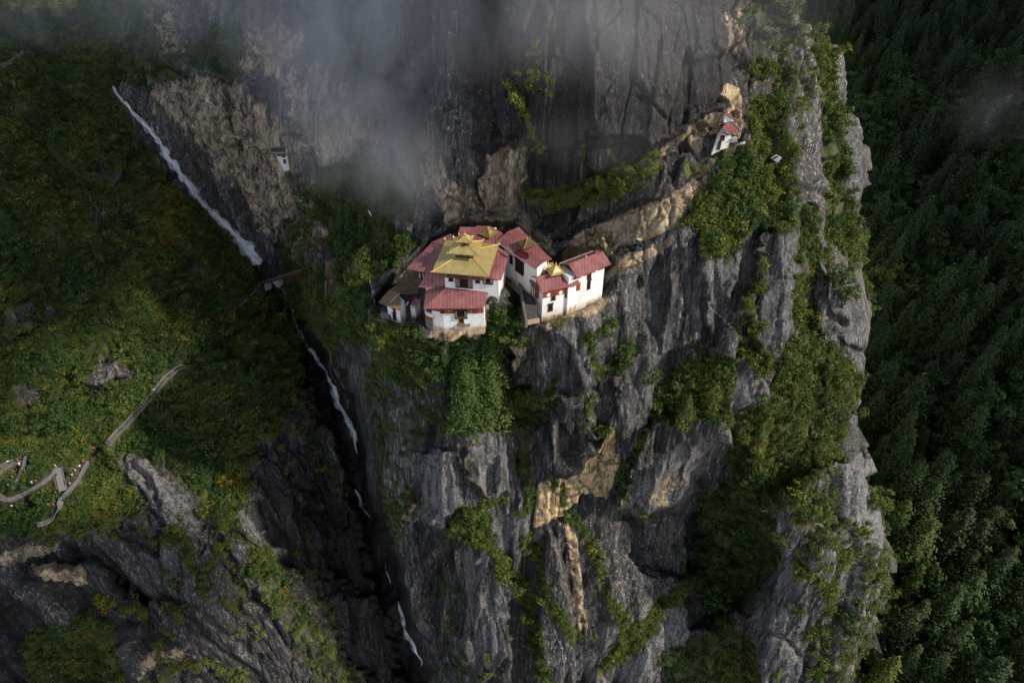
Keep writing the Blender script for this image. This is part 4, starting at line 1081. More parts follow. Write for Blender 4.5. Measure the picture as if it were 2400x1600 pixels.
# ------------------------------------------------------------------ courtyard, its parapet and paving
ct = MB()
cz = -3.4
ct.slab(zs(cz, (1226, 752), (1262, 746), (1252, 700), (1240, 650), (1205, 625), (1180, 610), (1185, 650), (1219, 668)), .9)
tag(ct.build('courtyard', flat_mat('worn_paving', (.10, .095, .09), .9, 0, .5, 1.5, .4)), kind='structure')
pw = thing('parapet_wall', 'grey stone parapet along the courtyard edge left of the sunlit cliff house', 'wall', Z(1226, 750, -4))
m = MB(); line = zs(-2.5, (1218, 662), (1223, 690), (1228, 720), (1234, 752))
for a, b in zip(line[:-1], line[1:]):
    u = (b - a).normalized(); m.box((a + b) / 2 - UPV * .8, u, Vector((u.y, -u.x, 0)), UPV, (b - a).length / 2, .22, .9)
m.build('masonry', STONE, pw)
m = MB(); a, b = Z(1233, 752, -3.2), Z(1264, 746, -3.2); u = (b - a).normalized()
m.box((a + b) / 2 - UPV * .45, u, Vector((u.y, -u.x, 0)), UPV, (b - a).length / 2, .25, .45); m.build('end_wall', flat_mat('ochre_plaster', (.48, .36, .24), .9, 0, .3, 2), pw)
fb = thing('flower_bush', 'small bush of red flowers at the corner of the courtyard', 'bush', Z(1234, 658, -2.2))
mm = MB()
for k in range(60):
    p = Z(1234, 658, -2.2) + Vector((random.gauss(0, .45), random.gauss(0, .45), random.gauss(.3, .3))); t = Vector((random.gauss(0, 1), random.gauss(0, 1), 1)).normalized()
    mm.box(p, t.orthogonal(), t.cross(t.orthogonal()), t, .14, .14, .02, random.choice((0, 0, 1)))
tag(mm.build('petals', [flat_mat('red_petals', (.35, .02, .04), .7), SHRUB], fb), kind='stuff')
# ------------------------------------------------------------------ foliage shapes
def quads_mesh(name, C, Nn, S, leafv, mat, aspect=1.6, up=None):
    """one bent leaf spray per row: centres, facing, sizes"""
    n = len(C)
    Nn = Nn / (np.linalg.norm(Nn, axis=1, keepdims=True) + 1e-9)
    r = RNG.normal(size=(n, 3)) if up is None else up
    T = np.cross(Nn, r); T /= np.linalg.norm(T, axis=1, keepdims=True) + 1e-9
    B = np.cross(Nn, T)
    a, b = S[:, None] * .5, S[:, None] * .5 * aspect
    Vv = np.stack([C - B * b, C + T * a - Nn * a * .25, C + B * b, C - T * a - Nn * a * .25], 1).reshape(-1, 3)
    F = np.arange(4 * n).reshape(n, 4)
    me = np_mesh(name, Vv, F, [mat], False)
    add_attr(me, 'leaf', np.repeat(leafv, 4))
    return me

def bush_mesh(name, n=120, flat=.75, lobes=5, mat=None, size=.30):
    lc = RNG.normal(size=(lobes, 3)) * np.array([.5, .5, .3]); lr = RNG.uniform(.40, .75, lobes)
    k = RNG.integers(0, lobes, n)
    dv = RNG.normal(size=(n, 3)); dv /= np.linalg.norm(dv, axis=1, keepdims=True)
    C = lc[k] + dv * (lr[k] * RNG.uniform(.55, 1.05, n))[:, None]
    C[:, 2] = C[:, 2] * flat + .25
    lv = np.clip(.5 + .28 * RNG.normal(size=n) + .25 * (RNG.random(lobes)[k] - .5), 0, 1)
    return quads_mesh(name, C, dv + .55 * RNG.normal(size=(n, 3)), RNG.uniform(.6, 1.25, n) * size, lv, mat or SHRUB)

def conifer_meshes(name, h=1.0, w=.20, levels=24, ragged=.35, mat=None, leaf=1.0, dense=1.0):
    """(trunk, crown) of a drooping conifer, height 1"""
    C, Nn, S, lv, U = [], [], [], [], []
    for i in range(levels):
        t = .10 + .88 * (i + RNG.uniform(-.3, .3)) / levels
        L = w * (1 - t) ** .70 * RNG.uniform(1 - ragged, 1 + ragged * .6) + .012
        nb = int((8 if t < .6 else 6) * (1 + .3 * (dense - 1)))
        a0 = RNG.uniform(0, 6.28)
        for j in range(nb):
            a = a0 + 6.283 * j / nb + RNG.uniform(-.3, .3)
            l = L * RNG.uniform(.65, 1.15); bl = RNG.uniform(.15, .85)
            rise = RNG.uniform(-.05, .25) * (1 - t)
            m = max(3, int((3 + 6 * l / w) * dense))
            for q in range(m):
                s = (q + .6) / m
                r = l * s
                z = t + r * (rise - .55 * s * s)
                d = np.array([math.cos(a), math.sin(a), 0])
                off = RNG.normal(size=3) * .006 + np.array([-d[1], d[0], -.15]) * RNG.uniform(-1, 1) * .34 * l * math.sin(3.14 * min(1, .15 + .8 * s))
                C.append(d * r + np.array([0, 0, z]) + off)
                Nn.append(np.array([d[0] * .5, d[1] * .5, 1.0]) + RNG.normal(size=3) * .45)
                U.append(np.array([-d[1], d[0], 0]) + RNG.normal(size=3) * .5)
                S.append(.036 * leaf * RNG.uniform(.7, 1.3) * (1.15 - .4 * t))
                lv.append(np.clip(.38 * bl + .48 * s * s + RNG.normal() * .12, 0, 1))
    C.append(np.array([0, 0, 1.0])); Nn.append(np.array([1., 0, .2])); S.append(.03); lv.append(.6); U.append(np.array([0, 1., 0]))
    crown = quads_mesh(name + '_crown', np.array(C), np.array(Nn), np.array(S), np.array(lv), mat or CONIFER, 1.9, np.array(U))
    return trunk_mesh(name, .95, .017), crown

def trunk_mesh(name, top=.9, r=.02, limbs=()):
    b = MB()
    b.tube([(0, 0, -.08), (0, 0, 0), (.006, .004, top * .35), (-.004, .003, top * .7), (0, 0, top)], [r * 1.5, r * 1.15, r * .85, r * .5, r * .15], 6)
    for p, q in limbs: b.tube([p, q], [r * .5, r * .15], 4)
    me = bpy.data.meshes.new(name + '_trunk'); me.from_pydata(b.v, [], b.f); me.materials.append(BARK)
    return me

def broad_meshes(name, w=.38, clumps=26, per=44, low=.30, mat=None):
    cc = []
    while len(cc) < clumps:
        p = RNG.uniform(-1, 1, 3)
        if np.linalg.norm(p) < 1: cc.append(p)
    cc = np.array(cc) * np.array([w, w, .5 * (1 - low)]) + np.array([0, 0, low + .5 * (1 - low)])
    rr = RNG.uniform(.07, .13, clumps)
    k = np.repeat(np.arange(clumps), per); n = len(k)
    dv = RNG.normal(size=(n, 3)); dv /= np.linalg.norm(dv, axis=1, keepdims=True)
    C = cc[k] + dv * (rr[k] * RNG.uniform(.5, 1.1, n))[:, None] * np.array([1, 1, .7])
    lv = np.clip(.30 + .4 * RNG.random(clumps)[k] + .2 * RNG.normal(size=n), 0, 1)
    crown = quads_mesh(name + '_crown', C, dv + .6 * RNG.normal(size=(n, 3)) + np.array([0, 0, .5]), RNG.uniform(.026, .050, n), lv, mat or BROAD, 1.5)
    limbs = [((0, 0, low * RNG.uniform(.5, 1.2)), tuple(c)) for c in cc[:9]]
    return trunk_mesh(name, low * 1.6, .022, limbs), crown

BIGCON = [conifer_meshes('great_conifer', 1, w, 25, rg, None, .23, 6.5) for w, rg in ((.125, .35), (.13, .4))]
BUSHES = [bush_mesh('bush_%s' % w, n, f, l, None, s) for w, n, f, l, s in (('round', 240, .85, 5, .215), ('flat', 210, .55, 6, .20), ('tall', 240, 1.25, 4, .215), ('loose', 170, .8, 7, .19), ('fine', 300, .8, 5, .165), ('fern', 130, .6, 4, .28))]
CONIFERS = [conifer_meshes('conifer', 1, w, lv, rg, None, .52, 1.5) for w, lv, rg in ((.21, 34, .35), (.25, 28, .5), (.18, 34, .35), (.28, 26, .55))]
BROADS = [broad_meshes('broadleaf', w, c, p, lo) for w, c, p, lo in ((.40, 30, 52, .2), (.50, 38, 46, .12), (.34, 26, 54, .25))]

# ------------------------------------------------------------------ ground cover that nobody could count: instanced bushes
def scatter(name, P, scale, tint, meshes, label, tilt=None):
    """one stuff object whose points carry bushes"""
    n = len(P)
    src = bpy.data.collections.new(name + '_kinds')
    for me in meshes: src.objects.link(bpy.data.objects.new(me.name, me))
    me = bpy.data.meshes.new(name)
    me.vertices.add(n); me.vertices.foreach_set('co', np.asarray(P, np.float32).ravel())
    rot = np.stack([RNG.normal(0, .25, n), RNG.normal(0, .25, n), RNG.uniform(0, 6.283, n)], 1).astype(np.float32)
    sc = np.stack([scale * RNG.uniform(.85, 1.2, n), scale * RNG.uniform(.85, 1.2, n), scale * RNG.uniform(.75, 1.15, n)], 1).astype(np.float32)
    me.attributes.new('rot', 'FLOAT_VECTOR', 'POINT').data.foreach_set('vector', rot.ravel())
    me.attributes.new('siz', 'FLOAT_VECTOR', 'POINT').data.foreach_set('vector', sc.ravel())
    add_attr(me, 'tint', tint)
    me.attributes.new('idx', 'INT', 'POINT').data.foreach_set('value', RNG.integers(0, len(meshes), n).astype(np.int32))
    o = put(bpy.data.objects.new(name, me)); tag(o, label, None, None, 'stuff')
    ng = bpy.data.node_groups.new(name, 'GeometryNodeTree')
    ng.interface.new_socket('Geometry', in_out='INPUT', socket_type='NodeSocketGeometry')
    ng.interface.new_socket('Geometry', in_out='OUTPUT', socket_type='NodeSocketGeometry')
    N, L = ng.nodes, ng.links
    gi, go = N.new('NodeGroupInput'), N.new('NodeGroupOutput')
    ip = N.new('GeometryNodeInstanceOnPoints'); ci = N.new('GeometryNodeCollectionInfo')
    ci.inputs['Collection'].default_value = src
    ci.inputs['Separate Children'].default_value = True; ci.inputs['Reset Children'].default_value = True
    def na(nm, t):
        a = N.new('GeometryNodeInputNamedAttribute'); a.data_type = t; a.inputs['Name'].default_value = nm
        return a.outputs['Attribute']
    er = N.new('FunctionNodeEulerToRotation'); L.new(na('rot', 'FLOAT_VECTOR'), er.inputs[0])
    L.new(gi.outputs[0], ip.inputs['Points']); L.new(ci.outputs[0], ip.inputs['Instance'])
    ip.inputs['Pick Instance'].default_value = True
    L.new(na('idx', 'INT'), ip.inputs['Instance Index']); L.new(er.outputs[0], ip.inputs['Rotation']); L.new(na('siz', 'FLOAT_VECTOR'), ip.inputs['Scale'])
    L.new(ip.outputs[0], go.inputs[0])
    md = o.modifiers.new('plants', 'NODES'); md.node_group = ng
    return o

VFLAT, NFLAT = V.reshape(-1, 3), NV.reshape(-1, 3)
PXF, PYF, TINTF = PXg.ravel(), PYg.ravel(), tint.ravel()
cell = np.abs(np.gradient(PXg, axis=1) * np.gradient(PYg, axis=0)).ravel()          # photo area per survey vertex
vegf = np.clip(veg, 0, 1.2).ravel(); legf = ledge.ravel()
patch = fbm(VFLAT / 4.5, 4, 201); broadn = fbm(VFLAT / 14, 3, 211)
_wa = np.linalg.norm(np.cross(np.gradient(V, axis=1), np.gradient(V, axis=0)), axis=-1) / (np.linalg.norm(V - np.array([0, 0, CAM_H]), axis=-1) / FPX) ** 2
slant = np.clip(_wa.ravel() / (cell + 1e-6) / 1.3, 1, 4.5)       # steeply receding ground carries more plants per photo area
dens = slant * vegf * sstep(-.42, -.05, patch + .55 * (vegf - .75)) / 62.0
pick = RNG.random(len(dens)) < dens * cell
keep = pick & (sdf(SHELF, PXF, PYF) > 4)
STAIRLINES = []      # filled in by the trail builder before the bushes are placed
# ------------------------------------------------------------------ where the paths run (kept clear of bushes)
T_MAIN = [(429,861),(393,887),(370,918),(337,955),(295,1002),(267,1028),(258,1044)]
T_LOW = [(206,1083),(194,1103),(177,1134),(157,1154),(149,1165),(141,1190),(132,1208),(115,1223),(90,1228)]
T_MID = [(131,1097),(121,1117),(98,1134),(76,1148),(50,1161),(20,1173),(-4,1158)]
T_UP = [(-6,1114),(14,1092),(34,1087),(50,1081),(66,1068)]
T_UP2 = [(66,1070),(58,1092),(47,1118),(33,1144)]
T_STEP = [(152,1148),(147,1122),(141,1099)]
T_BR = [(538,738),(560,718),(582,702),(604,676)]
T_TOP = [(-6,166),(14,158),(34,146),(56,128)]
def _low(T): return [(x, y + 12) for x, y in T]      # the viewer's side of each path is kept open too
TRAILS = [(_low(T_MAIN), 9), (_low(T_LOW), 9), (_low(T_MID), 9), (_low(T_UP), 9), (_low(T_UP2), 9), (T_MAIN, 13), (T_LOW, 15), (T_MID, 14), (T_UP, 14), (T_UP2, 14), (T_STEP, 14), (T_BR, 5), (T_TOP, 5), ([(230,1050),(218,1056),(206,1083)], 5),
          ([(262,205),(330,285),(410,385),(450,450),(520,515),(590,590),(612,622)], 17), ([(686,740),(730,820),(785,910),(825,1010)], 12), ([(830,1150),(865,1205)], 7), ([(930,1420),(980,1540)], 12)]
CLEAR = [(755, 604, 804, 700), (738, 585, 758, 612), (606, 635, 712, 675), (632, 345, 690, 432), (1664, 262, 1738, 366), (1800, 358, 1836, 388), (946, 516, 970, 544), (866, 650, 880, 716), (868, 494, 878, 510)]
# paths stay clear of bushes
for pts, w in TRAILS: keep &= line_dist(pts, PXF, PYF) > w
for (x0, y0, x1, y1) in CLEAR: keep &= ~((PXF > x0) & (PXF < x1) & (PYF > y0) & (PYF < y1))
isleft = PXF < 700
def bush_args(sel, smin, smax, lift=.2, hi=1.0):
    i = np.flatnonzero(sel)
    t = TINTF[i] + .42 * broadn[i] + .20 * patch[i] + RNG.normal(0, .11, len(i)) + .30 * (RNG.random(len(i)) < .05)
    s = RNG.uniform(smin, smax, len(i)) * (1 + .35 * np.clip(patch[i], -1, 1)) * np.where(RNG.random(len(i)) < .10, 1.9, 1)
    return VFLAT[i] + NFLAT[i] * (lift * s)[:, None], s, np.clip(t, 0, hi)
scatter('hillside_shrubs', *bush_args(keep & isleft, .75, 1.45), BUSHES, 'dense shrubs and ferns covering the shaded left mountainside')
mossf = np.zeros(len(PXF), bool)
for poly, dn, t in MOSSY: mossf |= sdf(poly, PXF, PYF) < 4
scatter('cliff_shrubs', *bush_args(keep & ~isleft & ~mossf, .6, 1.15, .2, .60), BUSHES, 'bushes rooted on the ledges and cracks of the cliff')
scatter('ledge_grass', *bush_args(keep & mossf, .35, .75, .2, .66), BUSHES, 'yellow-green tussocks along the ledge under the overhang')
tuft = (RNG.random(len(PXF)) < cell * np.clip(legf, 0, 1) * sstep(-.1, .3, patch) / 150) & (vegf < .3) & (sdf(SHELF, PXF, PYF) > 6)
i = np.flatnonzero(tuft)
scatter('rock_tufts', VFLAT[i] + NFLAT[i] * .08, RNG.uniform(.18, .5, len(i)), np.clip(.58 + .15 * RNG.normal(size=len(i)), 0, .82), BUSHES, 'small tufts of moss and fern scattered in the rock joints')

# the wooded slope beyond: undergrowth, then the trees
FN = grid_normals(VF).reshape(-1, 3); VFF = VF.reshape(-1, 3)
fpx, fpy = pix(VFF)
nfp = 16000
ri = RNG.integers(0, VF.shape[0] - 1, nfp); rj = RNG.integers(0, VF.shape[1] - 1, nfp); a, b = RNG.random((2, nfp, 1))
PB = VF[ri, rj] * (1 - a) * (1 - b) + VF[ri, rj + 1] * a * (1 - b) + VF[ri + 1, rj] * (1 - a) * b + VF[ri + 1, rj + 1] * a * b
bx, by = pix(PB); ok = (bx > 1800) & (bx < 2480) & (by > -60) & (by < 1660)
for poly in FROCK: ok &= sdf(poly, bx, by) > 3
PB = PB[ok]
scatter('forest_undergrowth', PB, RNG.uniform(.8, 1.8, len(PB)), np.clip(.10 + .08 * RNG.normal(size=len(PB)), 0, .3), BUSHES, 'undergrowth beneath the trees of the right-hand mountainside')  # very dark tint paints the deep shade between the trees

def tree(name, label, kind, v, base, h, rz, tintv, group=None, wid=1.0, lean=(0, 0)):
    tr, cr = dict(conifer=CONIFERS, broad=BROADS, great=BIGCON)[kind][v]
    o = thing(name, label, 'tree', base, rz, group)
    o.rotation_euler = (lean[0], lean[1], rz)
    o.scale = (h * wid, h * wid, h)
    put(bpy.data.objects.new('trunk', tr), o)
    c = put(bpy.data.objects.new('crown', cr), o); c['tint'] = tintv
    return o

# individual trees of the far slope: the largest ones in view, then a mass for the rest
cand = []
tries = 0
while len(cand) < 560 and tries < 60000:
    tries += 1
    x = random.uniform(1890, 2440); y = random.uniform(-20, 1680)
    if x < np.interp(y, [e[0] for e in EDGE], [e[1] for e in EDGE]) - 12: continue
    if any(sdf(p, np.array([x]), np.array([y]))[0] < 6 for p in FROCK): continue
    gap = np.interp(y, [0, 300, 600, 1000, 1600], [13, 22, 31, 41, 50])
    if all((x - q[0]) ** 2 + ((y - q[1]) * .8) ** 2 > gap ** 2 for q in cand): cand.append((x, y))
cand.sort(key=lambda q: -q[1])
rest_p, rest_s, rest_t = [], [], []
nind = 0
for x, y in cand:
    g, nrm = ground(x, y, BV_FOREST)
    if not (60 < g.y < 720): continue
    h = np.interp(y, [0, 500, 1000, 1600], [23, 25, 27, 25]) * random.uniform(.7, 1.25)
    sunny = random.random()
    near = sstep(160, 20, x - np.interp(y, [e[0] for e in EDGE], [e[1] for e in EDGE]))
    tv = .10 + .30 * random.random() ** 1.6 + .45 * near * random.random()  # tint lifted near the rim to paint sunlit tree tops
    if y < 650: tv *= .65  # shade of the upper slope put into the leaf tint
    if nind < 290:
        con = random.random() < .72
        zone = 'close beside the rim of the cliff' if near > .55 else ('low on the slope near the bottom edge' if y > 1250 else ('high on the far slope' if y < 420 else ('near the right edge of the view' if x > 2270 else 'in the middle of the wooded slope')))
        tone = 'light yellow-green' if tv > .50 else ('mid green' if tv > .34 else 'very dark green')
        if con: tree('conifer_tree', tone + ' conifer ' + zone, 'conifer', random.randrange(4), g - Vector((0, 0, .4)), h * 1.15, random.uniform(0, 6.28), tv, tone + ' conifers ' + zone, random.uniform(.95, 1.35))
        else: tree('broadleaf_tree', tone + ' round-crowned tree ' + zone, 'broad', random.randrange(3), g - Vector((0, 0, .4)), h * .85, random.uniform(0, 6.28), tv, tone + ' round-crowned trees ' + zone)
        nind += 1
    else:
        rest_p.append(g); rest_s.append(h); rest_t.append(tv)
for k in range(90):          # the foot of the same wood, in behind the rim of the buttress
    y = random.uniform(150, 1600); x = np.interp(y, [e[0] for e in EDGE], [e[1] for e in EDGE]) - random.uniform(15, 130)
    g, nrm = ground(x, y, BV_FOREST)
    rest_p.append(g); rest_s.append(random.uniform(15, 26)); rest_t.append(random.uniform(.12, .4))
if rest_p:
    o = scatter('far_forest', np.array([tuple(p) for p in rest_p]), np.array(rest_s), np.array(rest_t), [c for t, c in CONIFERS], 'distant conifers at the top of the right-hand mountainside')

# trees that stand apart on the cliff and the left mountainside
def cliff_tree(px, py, h, kind, v, tintv, label, wid=1.0, lean=(0, 0)):
    g, nrm = ground(px, py)
    b = g - nrm * .5
    return tree('conifer_tree' if kind != 'broad' else 'broadleaf_tree', label, kind, v, b, h, random.uniform(0, 6.28), tintv, None, wid, lean)

CLIFF_TREES = [
 (1098,1012,35,'great',0,.56,'tall bright green conifer on the cliff below the golden temple, the nearer of two',1.15),
 (1152,990,28,'great',1,.56,'darker green conifer behind the tall bright one below the golden temple',1.05),
 (1072,930,17,'great',0,.44,'smaller conifer at the left foot of the two tall ones below the temple',1.1),
 (1203,800,8.5,'broad',1,.62,'bushy yellow-green tree beside the courtyard parapet',1.15),
 (1215,830,5.0,'broad',2,.50,'small tree just below the bushy yellow-green one at the parapet',1.1),
 (1414,800,6.6,'broad',0,.40,'round blue-green tree on the rock below the upper cliff house',1.2),
 (1312,768,2.6,'broad',1,.80,'small rusty yellow bush on the rock under the sunlit cliff house',1.4),
 (1470,850,6.5,'broad',2,.58,'narrow green tree hanging on the cliff right of the cliff houses',.8),
 (2034,632,12,'conifer',1,.72,'light green conifer sticking out at the right rim of the buttress',1.2),
 (1972,735,10,'broad',2,.58,'soft green tree growing flat against the dark slab at the right rim',.75),
 (1965,680,8,'broad',0,.52,'smaller soft green tree above the slab tree at the right rim',.8),
 (2052,1200,9,'broad',0,.72,'yellow-green tree near the right rim above two smaller ones',1.0),
 (2008,1270,7.5,'broad',2,.78,'bright small tree below and left of the rim tree',.95),
 (1980,1330,7,'conifer',3,.80,'brightest yellow-green conifer on the lower right slabs',1.1),
 (2036,1375,9,'broad',1,.72,'large yellow-green tree on the lower right rim',.8),
 (2030,1440,7,'broad',0,.66,'tree directly below the large rim tree on the lower right',.8),
 (1869,1372,9,'broad',2,.70,'sunny tree in the middle of the lower right slabs',.85),
 (1858,1440,7.5,'broad',1,.52,'darker tree touching the sunny one in the middle slabs',.8),
 (1895,1222,10,'broad',0,.54,'full green tree under the big shrub field on the right buttress',.95),
 (1929,1180,7,'broad',1,.62,'tree right of the full green one under the shrub field',.9),
 (1680,1575,8,'conifer',1,.72,'yellow-green conifer near the bottom edge in front of dark woods',.95),
 (1768,1545,7.5,'conifer',3,.74,'bright conifer at the bottom right of the dark hollow',1.0),
 (1820,1592,6.5,'conifer',0,.78,'bright little conifer at the bottom edge, right of its neighbour',1.1),
 (1728,1598,6,'conifer',1,.70,'low conifer at the bottom edge between two brighter ones',1.1),
 (1460,1468,7,'broad',2,.52,'round green bush-like tree at the foot of the plant-filled crack',1.0),
 (1385,1500,5,'broad',0,.62,'small tree under the long plant-filled crack',1.0),
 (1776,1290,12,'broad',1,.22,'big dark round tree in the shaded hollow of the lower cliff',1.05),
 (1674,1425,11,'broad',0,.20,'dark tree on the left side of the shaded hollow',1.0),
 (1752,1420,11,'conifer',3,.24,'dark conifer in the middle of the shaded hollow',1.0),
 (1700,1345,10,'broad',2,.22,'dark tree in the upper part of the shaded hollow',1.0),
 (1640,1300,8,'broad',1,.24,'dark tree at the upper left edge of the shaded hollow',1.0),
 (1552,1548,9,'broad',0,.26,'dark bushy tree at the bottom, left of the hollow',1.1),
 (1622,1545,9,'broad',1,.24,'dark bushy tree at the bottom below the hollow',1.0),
 (1905,1592,8,'broad',2,.38,'green tree at the bottom edge right of the grey slab',1.1),
 (1746,1140,9,'broad',1,.42,'blue-green tree at the left of the big shrub field',.8),
 (1603,985,9.5,'conifer',3,.46,'deep green conifer among shrubs in the middle of the right cliff',1.15),
 (1778,1035,7.5,'conifer',0,.46,'deep green pointed tree inside the big shrub field',1.3),
 (1700,620,6,'conifer',1,.46,'small conifer hanging below the shrubs under the upper hermitage',1.2),
 (1660,590,6,'broad',0,.42,'small broad tree at the lower left of the hermitage shrubs',1.0),
 (1800,860,6,'broad',2,.58,'pale green tree on the ledge between two dark slabs',1.0),
 (1890,850,8,'broad',1,.44,'dense green tree at the head of the big shrub field',1.1),
 (1810,280,7,'broad',0,.40,'dark green tree on the cliff right of the upper hermitage',.9),
 (150,1000,13,'broad',1,.10,'big very dark tree in the shrubs above the zigzag trail',1.15),
 (262,912,5,'broad',0,.46,'pale grey-green tree beside the dark one above the trail',1.2),
 (140,905,9,'conifer',0,.12,'dark pointed tree left of the bare rock on the hillside',1.2),
 (612,930,13,'conifer',1,.34,'tall dark conifer at the brink of the gorge',1.0),
 (575,905,10,'conifer',0,.36,'smaller conifer left of the tall one at the gorge brink',1.0),
 (600,1350,9,'broad',0,.34,'blue-green tree on the lower left slabs',1.3),
 (684,1368,7,'broad',1,.24,'dark low tree right of the blue-green one on the slabs',1.2),
 (185,1580,9,'conifer',1,.56,'conifer at the bottom left, tallest of its clump',1.2),
 (232,1590,8,'conifer',3,.52,'conifer right of the tallest one at the bottom left',1.2),
 (112,1575,9,'broad',2,.42,'dark broad tree at the left of the bottom clump',1.0),
 (40,560,11,'conifer',3,.32,'dark conifer at the left edge above the hillside middle',1.2),
 (75,640,10,'conifer',1,.30,'second dark conifer near the left edge, below the first',1.2),
 (30,470,10,'conifer',0,.34,'uppermost dark conifer along the left edge',1.3),
 (1520,905,6,'broad',1,.44,'leafy tree at the left end of the middle shrub patch',.9),
 (1690,900,7,'broad',0,.48,'leafy tree at the right end of the middle shrub patch',.9),
 (1042,1400,9,'conifer',2,.42,'slim conifer in the shaded cleft at the lower middle',1.2),
 (1045,1580,8,'conifer',0,.46,'slim conifer at the bottom of the shaded cleft',1.2),
 (920,1010,5,'broad',1,.46,'small tree clinging to the gorge wall left of the tall conifers',1.0),
 (940,1110,5,'broad',2,.50,'lower small tree clinging to the gorge wall',1.0),
]
def height_to(px, py, top_py):
    b = ground(px, py)[0]
    for k in range(30, 600):
        if pix(np.array([b.x, b.y, b.z + k * .1]))[1] < top_py: return k * .1
    return 30.0
TOPS = {'nearer of two': 728, 'behind the tall bright one': 675, 'left foot of the two': 800}
for px, py, h, kind, v, tv, label, wid in CLIFF_TREES:
    for key in TOPS:
        if key in label: h = height_to(px, py, TOPS[key])
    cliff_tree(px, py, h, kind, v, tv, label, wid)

# ------------------------------------------------------------------ mist drifting along the face, and unseen clouds added to shade the left slopes and right forest
def mist_mat(name, dens, scale, seed, lo=.36, hi=.80, ext=(1, 1, 1)):
    m = bpy.data.materials.new(name); m.use_nodes = True
    n, l = m.node_tree.nodes, m.node_tree.links
    n.remove(n['Principled BSDF']); g = NT(m)
    co = g.coords()
    ln = g.node('ShaderNodeVectorMath', operation='LENGTH'); l.new(co, ln.inputs[0])
    fall = g.ramp(ln.outputs['Value'], [(.15, 1.0), (.55, .45), (.95, 0.0)])
    mp = g.node('ShaderNodeMapping'); l.new(co, mp.inputs[0]); mp.inputs['Location'].default_value = (seed, seed * 2, 0); mp.inputs['Scale'].default_value = ext
    f = g.ramp(g.noise(mp.outputs[0], scale, 5, .6, .6), [(lo, 0.0), (hi, 1.0)])
    v = g.node('ShaderNodeVolumePrincipled')
    v.inputs['Color'].default_value = (.93, .94, 1, 1); v.inputs['Anisotropy'].default_value = .1
    g.set(v.inputs['Density'], g.math('MULTIPLY', g.math('MULTIPLY', fall, f), dens))
    l.new(v.outputs[0], n['Material Output'].inputs['Volume'])
    return m

def ico(sub=3):
    bm = bmesh.new(); bmesh.ops.create_icosphere(bm, subdivisions=sub, radius=1)
    me = bpy.data.meshes.new('puff'); bm.to_mesh(me); bm.free()
    return me

for mk, (px, py, y, sx, sy, sz, rot, dens, scl) in enumerate((
    (850, 170, 168, 34, 16, 40, .30, .125, 1.5),
    (800, 10, 190, 75, 18, 24, 0, .055, 1.5),
    (1280, 0, 128, 60, 10, 17, 0, .060, 1.6),
    (1460, 90, 130, 26, 7, 16, .2, .038, 1.5),
    (1420, 330, 127, 20, 5, 8, 0, .03, 1.6),
    (940, 400, 143, 14, 9, 16, .3, .10, 1.7),
    (250, 10, 250, 90, 20, 20, 0, .022, 1.5),
    (2330, 250, 190, 20, 12, 14, 0, 0.006, 1.6))):
    me = ico(2); me.materials.append(mist_mat('mist', dens, scl, mk * 3.1, ext=(sx / 24, sy / 24, sz / 30)))
    o = put(bpy.data.objects.new('mist', me)); tag(o, None, None, None, 'stuff')
    o.location = at(px, py, float(y)).tolist(); o.scale = (sx, sy, sz); o.rotation_euler = (0, rot, 0)

cm, cn, cl, cb = new_mat('shade_cloud_white')       # thin added clouds: part of the sunlight passes straight through
cs_ = cn.new('ShaderNodeMixShader'); cs_.inputs[0].default_value = .18
cl.new(cb.outputs[0], cs_.inputs[1]); cl.new(cn.new('ShaderNodeBsdfTransparent').outputs[0], cs_.inputs[2]); cl.new(cs_.outputs[0], cn['Material Output'].inputs[0])
cb.inputs['Base Color'].default_value = (.85, .85, .87, 1); cb.inputs['Roughness'].default_value = 1; cb.inputs['Specular IOR Level'].default_value = 0
def cloud(center, spread, n, r0, r1):
    Vs, Fs, k = [], [], 0
    b = ico(3); bv = np.array([v.co[:] for v in b.vertices]); bf = np.array([p.vertices[:] for p in b.polygons])
    for q in range(n):
        c = np.array(center) + RNG.uniform(-1, 1, 3) * np.array(spread); r = RNG.uniform(r0, r1)
        p = bv * r * np.array([1.2, 1.2, .6])
        p = p * (1 + .35 * fbm((p + c) / (r * .6), 4, 300 + q))[:, None] + c
        Vs.append(p); Fs.append(bf + k); k += len(bv)
    o = put(bpy.data.objects.new('cloud', np_mesh('cloud', np.concatenate(Vs), np.concatenate(Fs), [cm], True)))
    tag(o, None, None, None, 'stuff')
SD = np.array(SUN_DIR)
cloud((72, 95, 190), (72, 105, 14), 52, 22, 40)
cloud((182, -26, 150), (60, 24, 8), 34, 18, 28)
cloud((548, 255, 165), (66, 175, 14), 84, 22, 42)
# ------------------------------------------------------------------ falling water
def water_mat():
    m, n, l, b = new_mat('white_water'); g = NT(m)
    cx = g.node('ShaderNodeCombineXYZ'); g.set(cx.inputs[0], g.attr('across')); g.set(cx.inputs[1], g.attr('along')); 
    f = g.noise(g.mapping(cx.outputs[0], (2.2, .30, 1)), 1.0, 7, .7, 1.2)
    e = g.attr('core')
    a = g.ramp(g.math('MULTIPLY', g.math('ADD', g.math('MULTIPLY', f, 1.9), g.math('MULTIPLY', e, .55)), .5), [(.50, 0.0), (.78, .95)])
    b.inputs['Base Color'].default_value = (.72, .74, .78, 1); b.inputs['Roughness'].default_value = .5
    tr = g.node('ShaderNodeBsdfTransparent'); mx = g.node('ShaderNodeMixShader')
    g.set(mx.inputs[0], a); l.new(tr.outputs[0], mx.inputs[1]); l.new(b.outputs[0], mx.inputs[2]); l.new(mx.outputs[0], n['Material Output'].inputs[0])
    return m
WATER = water_mat()

